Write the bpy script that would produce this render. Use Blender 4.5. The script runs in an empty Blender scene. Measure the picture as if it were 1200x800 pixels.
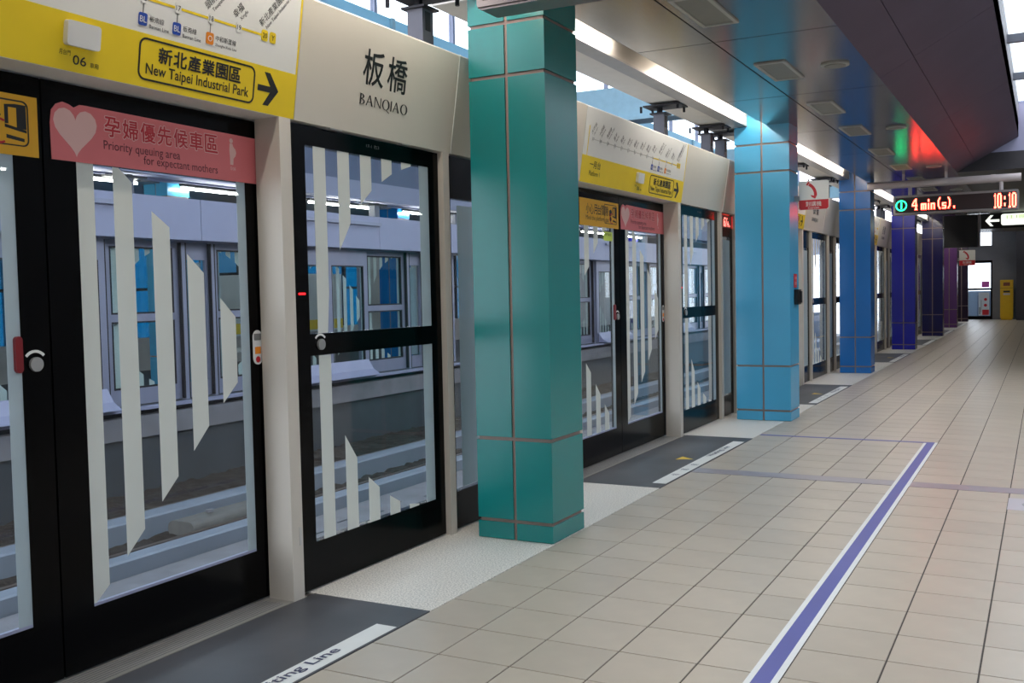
import bpy, bmesh, math, random
from mathutils import Vector, Matrix
random.seed(7)
S = bpy.context.scene
C = S.collection

# ------------------------------------------------------------------ camera
F_PX, YAW, PITCH, ROLL, EYE = 1182.19, 0.48690, 0.04833, -0.02078, 1.5
cy_, sy_, cp_, sp_ = math.cos(YAW), math.sin(YAW), math.cos(PITCH), math.sin(PITCH)
fw = Vector((-sy_ * cp_, cy_ * cp_, -sp_)); r0 = Vector((cy_, sy_, 0)); u0 = r0.cross(fw)
rt = math.cos(ROLL) * r0 + math.sin(ROLL) * u0
up = -math.sin(ROLL) * r0 + math.cos(ROLL) * u0
cd = bpy.data.cameras.new('camera'); cam = bpy.data.objects.new('camera', cd); C.objects.link(cam)
cd.sensor_fit = 'HORIZONTAL'; cd.sensor_width = 36.0; cd.lens = F_PX * 36.0 / 1200.0
cd.clip_start = 0.05; cd.clip_end = 300
m = Matrix((rt, up, -fw)).transposed().to_4x4(); m.translation = Vector((0, 0, EYE))
cam.matrix_world = m
S.camera = cam

# ------------------------------------------------------------------ world, light, exposure
W = bpy.data.worlds.new('overcast_sky'); S.world = W; W.use_nodes = True
bg = W.node_tree.nodes['Background']
bg.inputs[0].default_value = (0.92, 0.91, 1.0, 1)
bg.inputs[1].default_value = 3.4
TUBE_STRENGTH = 60.0
S.view_settings.view_transform = 'Standard'
S.view_settings.look = 'None'
S.view_settings.gamma = 1.0
S.view_settings.use_curve_mapping = False
S.view_settings.exposure = 0.14
S.cycles.max_bounces = 10
S.cycles.transparent_max_bounces = 24
S.cycles.diffuse_bounces = 4
S.cycles.glossy_bounces = 4
S.cycles.caustics_reflective = False
S.cycles.caustics_refractive = False
S.cycles.sample_clamp_indirect = 6.0
try:
    S.cycles.use_denoising = True
except Exception:
    pass

# ------------------------------------------------------------------ materials
def lin(c):
    return tuple((x / 12.92 if x <= 0.04045 else ((x + 0.055) / 1.055) ** 2.4) for x in [v / 255.0 for v in c])
MATS = {}
def mat(name, rgb, rough=0.5, metal=0.0, spec=0.5, var=0.0, scale=8.0, bump=0.0, stretch=None, emit=0.0, objvar=0.0, srgb=True, spread=None):
    if name in MATS: return MATS[name]
    M = bpy.data.materials.new(name); M.use_nodes = True
    nt = M.node_tree; N = nt.nodes; L = nt.links; b = N['Principled BSDF']
    col = lin(rgb) if srgb else rgb
    b.inputs['Roughness'].default_value = rough
    b.inputs['Metallic'].default_value = metal
    b.inputs['Specular IOR Level'].default_value = spec
    b.inputs['Base Color'].default_value = (*col, 1)
    if emit:
        b.inputs['Emission Color'].default_value = (*col, 1); b.inputs['Emission Strength'].default_value = emit
    if var or bump:
        tc = N.new('ShaderNodeTexCoord'); mp = N.new('ShaderNodeMapping'); nz = N.new('ShaderNodeTexNoise')
        nz.inputs['Scale'].default_value = scale; nz.inputs['Detail'].default_value = 4
        if stretch: mp.inputs['Scale'].default_value = stretch
        L.new(tc.outputs['Object'], mp.inputs[0]); L.new(mp.outputs[0], nz.inputs['Vector'])
        if var:
            r = N.new('ShaderNodeValToRGB')
            r.color_ramp.elements[0].position = 0.3; r.color_ramp.elements[1].position = 0.7
            if spread: r.color_ramp.elements[0].position, r.color_ramp.elements[1].position = spread
            r.color_ramp.elements[0].color = (*[max(0, c * (1 - var)) for c in col], 1)
            r.color_ramp.elements[1].color = (*[min(1, c * (1 + var)) for c in col], 1)
            L.new(nz.outputs['Fac'], r.inputs[0]); out = r.outputs[0]
            if objvar:
                oi = N.new('ShaderNodeObjectInfo'); mr = N.new('ShaderNodeMapRange')
                mr.inputs['To Min'].default_value = 1 - objvar; mr.inputs['To Max'].default_value = 1 + objvar
                L.new(oi.outputs['Random'], mr.inputs['Value'])
                hs = N.new('ShaderNodeHueSaturation'); L.new(mr.outputs[0], hs.inputs['Value']); L.new(out, hs.inputs['Color'])
                out = hs.outputs[0]
            L.new(out, b.inputs['Base Color'])
        if bump:
            bp = N.new('ShaderNodeBump'); bp.inputs['Strength'].default_value = bump; bp.inputs['Distance'].default_value = 0.01
            L.new(nz.outputs['Fac'], bp.inputs['Height']); L.new(bp.outputs[0], b.inputs['Normal'])
    MATS[name] = M
    return M

def glass_mat(name, tint=(0.90, 0.95, 0.96), refl=1.0):
    M = bpy.data.materials.new(name); M.use_nodes = True; nt = M.node_tree; N = nt.nodes; L = nt.links
    N.remove(N['Principled BSDF']); out = N['Material Output']
    t = N.new('ShaderNodeBsdfTransparent'); t.inputs[0].default_value = (*tint, 1)
    g = N.new('ShaderNodeBsdfGlossy'); g.inputs['Roughness'].default_value = 0.02; g.inputs[0].default_value = (refl, refl, refl, 1)
    f = N.new('ShaderNodeFresnel'); ge = N.new('ShaderNodeNewGeometry'); io = N.new('ShaderNodeMapRange')
    io.inputs['To Min'].default_value = 1.26; io.inputs['To Max'].default_value = 1 / 1.26     # same reflectance on both faces of the pane
    L.new(ge.outputs['Backfacing'], io.inputs['Value']); L.new(io.outputs[0], f.inputs[0])
    x = N.new('ShaderNodeMixShader'); L.new(f.outputs[0], x.inputs[0]); L.new(t.outputs[0], x.inputs[1]); L.new(g.outputs[0], x.inputs[2])
    L.new(x.outputs[0], out.inputs[0]); MATS[name] = M
    return M

def film_mat(name, rgb, clear=0.0):
    M = bpy.data.materials.new(name); M.use_nodes = True; nt = M.node_tree; N = nt.nodes; L = nt.links
    N.remove(N['Principled BSDF']); out = N['Material Output']; c = (*lin(rgb), 1)
    d = N.new('ShaderNodeBsdfDiffuse'); d.inputs[0].default_value = c
    t = N.new('ShaderNodeBsdfTranslucent'); t.inputs[0].default_value = c
    x = N.new('ShaderNodeMixShader'); x.inputs[0].default_value = 0.3
    L.new(d.outputs[0], x.inputs[1]); L.new(t.outputs[0], x.inputs[2])
    p = N.new('ShaderNodeBsdfTransparent'); y = N.new('ShaderNodeMixShader'); y.inputs[0].default_value = clear
    L.new(x.outputs[0], y.inputs[1]); L.new(p.outputs[0], y.inputs[2]); L.new(y.outputs[0], out.inputs[0]); MATS[name] = M
    return M

TILE = mat('beige_floor_tile', (182, 170, 153), 0.33, var=0.05, scale=5, bump=0.02, objvar=0.05)
GROUT = mat('dark_grout', (74, 67, 61), 0.8, var=0.1, scale=30)
TERRAZZO = mat('white_terrazzo', (216, 210, 200), 0.42, var=0.22, scale=110, spread=(0.42, 0.56))
JOINTSTRIP = mat('grey_expansion_strip', (160, 152, 158), 0.35, metal=0.3, var=0.06, scale=6)
MATGREY = mat('dark_grey_mat', (76, 76, 79), 0.45, var=0.34, scale=1.6)
SILL = mat('ribbed_metal_sill', (158, 154, 146), 0.42, metal=0.35, var=0.08, scale=5, stretch=(60, 1, 1))
WHITEPRINT = mat('white_floor_print', (226, 226, 222), 0.5, var=0.03)
BLUELINE = mat('blue_floor_tape', (88, 92, 158), 0.45, var=0.05, scale=3)
NAVYPRINT = mat('navy_print', (60, 62, 92), 0.5)
YELLOWPRINT = mat('yellow_floor_print', (226, 190, 60), 0.5)
BLACK = mat('black_glazed_frame', (5, 5, 6), 0.16, spec=0.1, var=0.1)
IVORY = mat('ivory_painted_metal', (208, 201, 188), 0.38, var=0.02, scale=1.5)
IVORYP = mat('ivory_post_metal', (202, 194, 182), 0.42, var=0.03, scale=2)
YELLOW = mat('yellow_sign_vinyl', (236, 205, 20), 0.45, var=0.02)
AMBER = mat('amber_sign_vinyl', (226, 168, 24), 0.5, var=0.02)
WHITE = mat('white_sign_vinyl', (226, 226, 222), 0.45)
PINK = mat('pink_sign_vinyl', (222, 116, 118), 0.5, var=0.02)
PALEPINK = mat('pale_pink_vinyl', (232, 186, 178), 0.5)
RED = mat('red_vinyl', (190, 18, 36), 0.45)
SIGNBLUE = mat('blue_vinyl', (30, 72, 170), 0.45)
SIGNORANGE = mat('orange_vinyl', (236, 140, 30), 0.45)
GREYPRINT = mat('grey_print', (120, 120, 118), 0.5)
LIGHTPRINT = mat('light_grey_print', (190, 188, 182), 0.5)
INK = mat('black_ink', (18, 18, 18), 0.5)
PLASTIC = mat('white_plastic', (220, 220, 218), 0.4)
LIME = mat('lime_sticker', (205, 226, 90), 0.5)
STEEL = mat('brushed_steel', (160, 160, 160), 0.4, metal=0.35, var=0.05, scale=10)
GLASS = glass_mat('clear_glass')
FILM = film_mat('white_window_film', (228, 230, 224))
FILMGREY = film_mat('grey_window_film', (190, 202, 206), 0.25)
CEILMETAL = mat('brushed_ceiling_metal', (150, 143, 137), 0.2, metal=0.92, var=0.04, scale=3, stretch=(12, 1, 1))
SEAM = mat('dark_seam', (30, 30, 32), 0.8)
BULK = mat('dark_violet_metal', (92, 83, 98), 0.5, metal=0.0, spec=0.08, var=0.05, scale=2)
COVEWHITE = mat('cove_satin_metal', (170, 164, 156), 0.4, metal=0.6)
TROUGH = mat('grey_trough_metal', (150, 148, 146), 0.4, metal=0.5, var=0.05)
SLAB = mat('pale_soffit_board', (206, 202, 194), 0.6, var=0.03)
VENTFRAME = mat('vent_frame', (178, 176, 170), 0.5)
VENTPANE = mat('vent_pane', (134, 132, 124), 0.55, var=0.04)
HANGER = mat('grey_painted_steel', (96, 98, 108), 0.5, var=0.05)
DARKSTEEL = mat('dark_steel', (36, 36, 40), 0.5, metal=0.4)
TUBE = mat('fluorescent_tube', (255, 247, 236), emit=TUBE_STRENGTH)
PIPEW = mat('white_painted_pipe', (200, 190, 190), 0.4)
CHARCOAL = mat('charcoal_panel', (52, 50, 54), 0.45, var=0.06)
SIGNFRAME = mat('pewter_sign_frame', (150, 142, 140), 0.35, metal=0.7)
LEDHALO = mat('red_led', (255, 18, 8), emit=24.0)
LEDREDHOT = mat('red_led_core', (255, 74, 58), emit=17.0)
LEDGREEN = mat('green_led', (24, 220, 130), emit=12.0)
LEDDARK = mat('dark_led_face', (44, 24, 22), 0.35)
LITWHITE = mat('lit_sign_white', (240, 246, 235), emit=1.1)
LITLIME = mat('lit_sign_lime', (170, 205, 90), emit=0.6)
JOINT = mat('taupe_joint_strip', (146, 126, 117), 0.55, metal=0.2)
WALLGREY = mat('grey_wall_panel', (120, 119, 122), 0.5, var=0.04)
WALLLIGHT = mat('light_wall_panel', (176, 172, 172), 0.5, var=0.04)
LAVENDER = mat('silver_lavender_metal', (142, 145, 166), 0.4, metal=0.25, var=0.03)
LAVWHITE = mat('pale_lavender_paint', (150, 153, 180), 0.45, var=0.02)
CONCRETE = mat('grey_concrete', (122, 121, 126), 0.8, var=0.14, scale=3, bump=0.1)
DARKCONC = mat('dark_concrete', (60, 65, 71), 0.7, var=0.15, scale=2)
BALLAST = mat('brown_ballast', (46, 38, 33), 0.9, var=0.6, scale=34, bump=0.6)
PLINTH = mat('grey_plinth_paint', (128, 136, 148), 0.5, var=0.08, scale=2)
RAILM = mat('rail_steel', (120, 104, 94), 0.4, metal=0.7, var=0.2, scale=6)
CYAN = mat('cyan_painted_steel', (172, 228, 250), 0.5, var=0.05, scale=1)
PALEBLUE = mat('pale_blue_paint', (160, 196, 210), 0.5, var=0.05)
SLATE = mat('slate_blue_soffit', (74, 84, 112), 0.5, var=0.06, scale=1)
YELLOWBOX = mat('yellow_cabinet_paint', (216, 172, 14), 0.4, var=0.04)
MAGENTA = mat('magenta_poster', (222, 96, 190), 0.5)
PAPER = mat('pale_paper', (206, 216, 222), 0.6)
COLS = [('teal', (14, 126, 124)), ('light blue', (70, 164, 206)), ('mid blue', (18, 104, 180)), ('royal blue', (32, 34, 162)),
        ('navy', (18, 15, 82)), ('purple', (104, 62, 126)), ('plum', (34, 20, 42))]
COLM = [mat(n.replace(' ', '_') + '_column_enamel', c, 0.24, var=0.03, scale=1.2) for n, c in COLS]

# ------------------------------------------------------------------ mesh helpers
class MB:
    def __init__(s): s.v = []; s.f = []
    def box(s, x0, x1, y0, y1, z0, z1):
        b = len(s.v)
        s.v += [(x0, y0, z0), (x1, y0, z0), (x1, y1, z0), (x0, y1, z0), (x0, y0, z1), (x1, y0, z1), (x1, y1, z1), (x0, y1, z1)]
        s.f += [tuple(b + i for i in q) for q in ((0, 3, 2, 1), (4, 5, 6, 7), (0, 1, 5, 4), (1, 2, 6, 5), (2, 3, 7, 6), (3, 0, 4, 7))]
        return s
    def cbox(s, x0, x1, y0, y1, z0, z1, c=0.004):
        """box whose top edges are chamfered"""
        b = len(s.v)
        for z, i in ((z0, 0), (z1 - c, 0), (z1, c)):
            s.v += [(x0 + i, y0 + i, z), (x1 - i, y0 + i, z), (x1 - i, y1 - i, z), (x0 + i, y1 - i, z)]
        s.f.append((b, b + 3, b + 2, b + 1)); s.f.append((b + 8, b + 9, b + 10, b + 11))
        for l in (0, 4):
            for i in range(4):
                j = (i + 1) % 4
                s.f.append((b + l + i, b + l + j, b + l + 4 + j, b + l + 4 + i))
        return s
    def prism(s, prof, y0, y1, axis='Y'):
        """closed profile of (x,z) swept along Y"""
        b = len(s.v); n = len(prof)
        for y in (y0, y1):
            for (p, q) in prof: s.v.append((p, y, q) if axis == 'Y' else (y, p, q))
        s.f.append(tuple(b + i for i in range(n))); s.f.append(tuple(b + n + i for i in reversed(range(n))))
        for i in range(n):
            j = (i + 1) % n; s.f.append((b + i, b + n + i, b + n + j, b + j))
        return s
    def tube(s, p, q, r, n=10):
        p, q = Vector(p), Vector(q); d = (q - p).normalized()
        a = d.orthogonal().normalized(); c = d.cross(a); b = len(s.v)
        for P in (p, q):
            for i in range(n):
                t = 2 * math.pi * i / n; s.v.append(tuple(P + r * (math.cos(t) * a + math.sin(t) * c)))
        for i in range(n):
            j = (i + 1) % n; s.f.append((b + i, b + j, b + n + j, b + n + i))
        s.f.append(tuple(b + i for i in reversed(range(n)))); s.f.append(tuple(b + n + i for i in range(n)))
        return s
    def poly(s, pts, o, U, V, Nn, d0, d1):
        """polygon in the (U,V) plane at o, extruded along Nn from d0 to d1"""
        o, U, V, Nn = Vector(o), Vector(U), Vector(V), Vector(Nn); b = len(s.v); n = len(pts)
        for d in (d0, d1):
            for (a, c) in pts: s.v.append(tuple(o + a * U + c * V + d * Nn))
        s.f.append(tuple(b + i for i in reversed(range(n)))); s.f.append(tuple(b + n + i for i in range(n)))
        for i in range(n):
            j = (i + 1) % n; s.f.append((b + i, b + j, b + n + j, b + n + i))
        return s
    def mesh(s, name, off=(0, 0, 0)):
        me = bpy.data.meshes.new(name)
        me.from_pydata([(x - off[0], y - off[1], z - off[2]) for x, y, z in s.v], [], s.f)
        bm = bmesh.new(); bm.from_mesh(me); bmesh.ops.recalc_face_normals(bm, faces=bm.faces); bm.to_mesh(me); bm.free()
        return me
CACHE = {}
LOC = {}
def link(name, me, parent=None, mt=None, loc=(0, 0, 0)):
    o = bpy.data.objects.new(name, me); C.objects.link(o)
    if parent is not None: o.parent = parent
    o.location = loc
    if mt is not None and me is not None and not me.materials: me.materials.append(mt)
    return o
def thing(name, label, cat, loc=(0, 0, 0), group=None):
    o = bpy.data.objects.new(name, None); C.objects.link(o); o.location = loc; o.empty_display_size = 0.1
    o['label'] = label; o['category'] = cat; o['kind'] = 'thing'
    if group: o['group'] = group
    LOC[o.name] = Vector(loc)
    return o
def part(name, mb, mt, parent, key=None):
    """a mesh given in the parent's local coordinates; same key = shared mesh data"""
    if key is not None and key in CACHE: me = CACHE[key]
    else:
        if callable(mb): mb = mb()
        me = mb if isinstance(mb, bpy.types.Mesh) else mb.mesh(name)
        if key is not None: CACHE[key] = me
    return link(name, me, parent, mt)
def solid(name, mb, mt, label, cat, group=None):
    o = link(name, mb.mesh(name), None, mt); o['label'] = label; o['category'] = cat
    if group: o['group'] = group
    return o
def struct(name, mb, mt, parent=None):
    o = link(name, mb.mesh(name), parent, mt)
    if parent is None: o['kind'] = 'structure'
    return o
TXT = {}
def text_polys(s, bold=0.0):
    k = (s, bold)
    if k in TXT: return TXT[k]
    cu = bpy.data.curves.new('lettering', 'FONT'); cu.body = s; cu.resolution_u = 3; cu.offset = bold
    ob = bpy.data.objects.new('lettering_source', cu); C.objects.link(ob)
    dg = bpy.context.evaluated_depsgraph_get(); dg.update()
    me = bpy.data.meshes.new_from_object(ob.evaluated_get(dg))
    vs = [tuple(v.co) for v in me.vertices]; fs = [tuple(p.vertices) for p in me.polygons]
    bpy.data.objects.remove(ob); bpy.data.curves.remove(cu); bpy.data.meshes.remove(me)
    xs = [v[0] for v in vs]; ys = [v[1] for v in vs]
    TXT[k] = (vs, fs, min(xs), max(xs), min(ys), max(ys))
    return TXT[k]
def add_text(mb, s, o, U, V, Nn, w=None, h=None, bold=0.0, d=0.0015, center=False, rot=0.0):
    """lettering whose lower left corner (or centre) is at o; w and h are its size"""
    vs, fs, x0, x1, y0, y1 = text_polys(s)
    if bold:
        hh = h or w * (y1 - y0) / (x1 - x0)
        for i, (da, dc) in enumerate(((-1, 0), (1, 0), (0, 1), (0, -1), (-.7, .7), (.7, -.7), (.7, .7), (-.7, -.7))):
            k = bold * hh * .9
            oo = Vector(o) + da * k * Vector(U) + dc * k * Vector(V)
            add_text(mb, s, oo, U, V, Nn, w, h, 0.0, d + i * .00002, center, rot)
    sx = w / (x1 - x0) if w else None; sy = h / (y1 - y0) if h else None
    sx = sx or sy; sy = sy or sx
    o, U, V, Nn = Vector(o), Vector(U), Vector(V), Vector(Nn); b = len(mb.v)
    ox, oy = (-(x1 - x0) * sx / 2, -(y1 - y0) * sy / 2) if center else (0, 0)
    cr, sr = math.cos(rot), math.sin(rot)
    for v in vs:
        a, c = (v[0] - x0) * sx + ox, (v[1] - y0) * sy + oy
        a, c = a * cr - c * sr, a * sr + c * cr
        mb.v.append(tuple(o + a * U + c * V + d * Nn))
    mb.f += [tuple(b + i for i in f) for f in fs]
    return mb
def arc_pts(cx, cz, r, a0, a1, n):
    return [(cx + r * math.cos(math.radians(a0 + (a1 - a0) * i / n)), cz + r * math.sin(math.radians(a0 + (a1 - a0) * i / n))) for i in range(n + 1)]
def rrect(x0, x1, z0, z1, r, n=5):
    return arc_pts(x1 - r, z1 - r, r, 0, 90, n) + arc_pts(x0 + r, z1 - r, r, 90, 180, n) + arc_pts(x0 + r, z0 + r, r, 180, 270, n) + arc_pts(x1 - r, z0 + r, r, 270, 360, n)
X_, Y_, Z_ = (1, 0, 0), (0, 1, 0), (0, 0, 1)

# ------------------------------------------------------------------ layout
YA, YB = -5.0, 45.8                       # the platform runs along +Y
TR0, TW = -2.573, 0.3362                  # tile lattice
ROW0, TH = 3.8487, 0.3409
ZC = 3.30                                 # ceiling height
COLUMN = [(-3.087, -2.578, 5.343, .452), (-3.112, -2.502, 11.338, .433), (-3.131, -2.621, 17.985, .44), (-3.15, -2.644, 24.8, .44),
          (-3.15, -2.60, 31.3, .44), (-3.15, -2.66, 37.4, .44), (-3.14, -2.68, 43.2, .44)]
BAYS = [3.90, 9.87, 15.72, 23.30, 29.30, 35.30, 41.30]   # right post of each door
BAYNAME = ['near the camera, left of the teal column', 'between the teal and light blue columns', 'between the light blue and mid blue columns',
           'between the mid blue and royal blue columns', 'between the royal blue and navy columns', 'between the navy and purple columns', 'between the purple and plum columns']

# ------------------------------------------------------------------ floor
floor = struct('floor', MB().box(TR0 - 0.002, 3.2, YA, YB + 0.2, -0.3, -0.004), GROUT)
rows = []
y = ROW0 - 26 * TH
while y < YB - 0.1:
    if abs(y - (ROW0 + 12 * TH)) < 0.02:
        y = 8.15
        continue
    rows.append(y); y += TH
def tile_box(n=1):
    return MB().cbox(0.0036, TW - 0.0036, 0.0036, TH - 0.0036, -0.006, 0.0, 0.0012)
tile_me = tile_box().mesh('tile'); tile_me.materials.append(TILE)
cells = []
for r, ry in enumerate(rows):
    for c in range(17):
        cx = TR0 + c * TW
        cells.append((cx, ry))
vis = [(cx, ry) for cx, ry in cells if ry > 2.6 and cx < 0.1 and ry < 20 and not (ry < 4.2 and cx < -2.4 and False)]
vis.sort(key=lambda t: t[1])
near = set(vis[:298])
rest = MB()
for cx, ry in cells:
    if (cx, ry) in near:
        link('tile', tile_me, floor, None, (cx, ry, 0))
    else:
        rest.box(cx + 0.0036, cx + TW - 0.0036, ry + 0.0036, ry + TH - 0.0036, -0.006, 0.0)
o = link('tile_field', rest.mesh('tile_field'), floor, TILE); o['kind'] = 'stuff'
part('expansion_strip', MB().box(TR0 + 0.003, 3.1, 7.945, 8.147, -0.006, 0.0005), JOINTSTRIP, floor)
edge = struct('trim_1', MB().box(-3.62, TR0 - 0.002, YA, YB, -0.3, -0.006), GROUT)
ys = [(b - 2.66, b + 0.08) for b in BAYS]
spans = []; prev = YA
for a, b in ys: spans.append((prev, a)); prev = b
spans.append((prev, YB))
for a, b in spans:
    n = max(1, round((b - a) / 1.65)); st = (b - a) / n
    for i in range(n):
        part('terrazzo_slab', MB().cbox(-3.62, TR0 - 0.004, a + i * st + 0.002, a + (i + 1) * st - 0.002, -0.008, 0.0, 0.001), TERRAZZO, edge)
for k, b in enumerate(BAYS):
    a0, a1 = b - 2.66, b + 0.08
    t = thing('waiting_mat', 'dark grey waiting area before the doors ' + BAYNAME[k], 'floor marking', (0, b, 0))
    part('mat', MB().cbox(-3.265, TR0 - 0.004, -2.658, 0.078, -0.008, 0.001, 0.001), MATGREY, t, key='wm_mat')
    part('waiting_strip', MB().box(-2.697, -2.588, -2.49, -0.185, 0.0005, 0.0022), WHITEPRINT, t, key='wm_strip')
    if k < 4:
        def wl():
            q = MB()
            for i, ch in enumerate('候車線'):
                add_text(q, ch, (-2.643, -2.1 + 0.25 * i, 0.0024), Y_, (-1, 0, 0), Z_, h=0.07, center=True)
            add_text(q, 'Waiting Line', (-2.617, -1.135, 0.0024), Y_, (-1, 0, 0), Z_, w=0.605, h=0.066, bold=0.02)
            return q
        part('lettering', wl, NAVYPRINT, t, key='wm_text')
        part('arrow_mark', lambda: MB().poly([(-2.88, -1.39), (-2.74, -1.325), (-2.87, -1.225)], (0, 0, 0.001), X_, Y_, Z_, 0, 0.001), YELLOWPRINT, t, key='wm_tri')
    part('metal_sill', MB().box(-3.62, -3.268, -2.6, 0.02, -0.008, 0.003), SILL, t, key='wm_sill')
    part('sill_grooves', lambda: (lambda q: ([q.box(-3.418 + .02 * i, -3.414 + .02 * i, -2.55, -.13, .003, .0036) for i in range(7)], q)[1])(MB()), HANGER, t, key='wm_groove')

t = thing('floor_line', 'blue queue line with white edges taped on the beige tiles', 'floor marking', (0, 0, 0))
part('blue_band', MB().box(-0.988, -0.918, -4, 10.19, 0.0004, 0.0014), BLUELINE, t)
part('white_edge', MB().box(-1.012, -0.988, -4, 10.19, 0.0004, 0.0016), WHITEPRINT, t)
part('white_edge', MB().box(-0.918, -0.892, -4, 10.24, 0.0004, 0.0016), WHITEPRINT, t)
part('end_band', MB().box(-2.565, -0.918, 10.19, 10.255, 0.0004, 0.0014), BLUELINE, t)
t = thing('floor_drain', 'small square floor drain with a round cap at the right edge', 'drain', (-0.02, 7.56, 0))
part('drain_plate', MB().cbox(-0.2, 0.14, -0.2, 0.2, -0.002, 0.002, 0.001), mat('drain_plate_metal', (190, 184, 188), 0.4, metal=0.3), t)
part('drain_cap', MB().tube((-0.03, 0, 0.001), (-0.03, 0, 0.004), 0.085, 20), STEEL, t)

# ------------------------------------------------------------------ columns
def column(spec, mt, label, ztop=3.3, detail=True, mirror=None):
    x0, x1, y0, d = spec
    if mirror is not None: x0, x1 = 2 * mirror - x1, 2 * mirror - x0
    t = thing('column', label, 'column', ((x0 + x1) / 2, y0 + d / 2, 0))
    w = x1 - x0; hw, hd = w / 2, d / 2; g = 0.011; e = 0.012
    part('core', MB().box(-hw + e, hw - e, -hd + e, hd - e, 0, ztop + 0.18), JOINT, t)
    zs = [0.0, 0.115, 0.617, 2.787, 3.095, ztop + 0.18]
    for i in range(5):
        a, b = zs[i] + (g if i else 0.004), zs[i + 1] - g
        part('panel', MB().box(-hw, -g, -hd, -hd + e, a, b), mt, t)
        part('panel', MB().box(g, hw, -hd, -hd + e, a, b), mt, t)
        part('panel', MB().box(hw - e, hw, -hd + e, hd, a, b), mt, t)
        part('panel', MB().box(-hw, -hw + e, -hd + e, hd, a, b), mt, t)
        if detail: part('panel', MB().box(-hw + e, hw - e, hd - e, hd, a, b), mt, t)
    return t
NTH = ['nearest', 'second', 'third', 'fourth', 'fifth', 'sixth', 'farthest']
for i, sp in enumerate(COLUMN):
    column(sp, COLM[i], '%s tiled square column, %s in the row beside the screen doors' % (COLS[i][0], NTH[i]))

# ------------------------------------------------------------------ platform screen doors
XD, XP = -3.43, -3.30
ZB, ZT = 0.255, 2.06
def ring(x0, x1, y0, y1, z0, z1, gy0, gy1, gz0, gz1):
    return MB().box(x0, x1, y0, gy0, z0, z1).box(x0, x1, gy1, y1, z0, z1).box(x0, x1, gy0, gy1, z0, gz0).box(x0, x1, gy0, gy1, gz1, z1)
def bars_mesh(plist, x):
    q = MB()
    for p in plist: q.poly(p, (x, 0, 0), Y_, Z_, X_, 0, 0.0012)
    return q
def heart_pts(cx, cz, w, h):
    pts = []
    for i in range(28):
        a = 2 * math.pi * i / 28
        pts.append((cx + w / 2 * (math.sin(a) ** 3), cz + h * ((13 * math.cos(a) - 5 * math.cos(2 * a) - 2 * math.cos(3 * a) - math.cos(4 * a)) / 29.0 + 0.08)))
    return pts
def right_bars():
    out = []
    for a, lo, lo2, hi, hi2 in ((-.935, .42, .515, 2.055, 2.0), (-.735, .615, .71, 1.885, 1.82), (-.538, .81, .912, 1.705, 1.62), (-.341, 1.008, 1.097, 1.504, 1.412)):
        out.append([(a, lo), (a + .098, lo2), (a + .098, hi2), (a + (.03 if hi > 2 else 0.0), hi), (a, hi)])
    return out
def left_bars():
    out = []
    for a, l0, l1, h0, h1 in ((-2.25, 1.09, 1.0, 1.42, 1.51), (-2.055, .89, .805, 1.63, 1.71), (-1.855, .695, .6, 1.82, 1.92), (-1.66, .5, .41, 2.0, 2.05)):
        out.append([(a, ZB), (a + .098, ZB), (a + .098, l1), (a, l0)])
        out.append([(a, h0), (a + .098, h1), (a + .098, 2.058), (a, 2.058)])
    return out
def panel_bars():
    out = [[(.213, .245), (.311, .245), (.311, 1.198), (.213, 1.198)], [(.213, 1.312), (.293, 1.312), (.311, 1.52), (.311, 2.266), (.213, 2.266)]]
    for a, lo, lo2, hi, hi2 in ((.413, .758, .623, 1.742, 1.89), (.613, .5, .426, 2.0, 2.08), (.813, .359, .307, 2.137, 2.189), (1.011, .273, .255, 2.223, 2.253)):
        out.append([(a, .245), (a + .1, .245), (a + .1, lo2), (a, lo)])
        out.append([(a, hi), (a + .1, hi2), (a + .1, 2.266), (a, 2.266)])
    return out
def stripes(parent, plist, x, key, single, mt=None):
    mt = mt or FILM
    if single:
        for i, p in enumerate(plist): part('film_stripe', bars_mesh([p], x), mt, parent, key=(key, i))
    else: part('film_stripes', bars_mesh(plist, x), mt, parent, key=(key, 'all'))
def knob_at(t, yy, zz, x, key):
    kn = part('key_knob', lambda: MB().tube((x, yy, zz), (x + 0.012, yy, zz), 0.028, 18), STEEL, t, key=(key, 'knob'))
    part('knob_mark', lambda: MB().poly(arc_pts(yy, zz, 0.056, 40, 140, 8) + arc_pts(yy, zz, 0.045, 140, 40, 8), (x, 0, 0), Y_, Z_, X_, 0, 0.001), WHITEPRINT, kn, key=(key, 'arc'))

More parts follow.
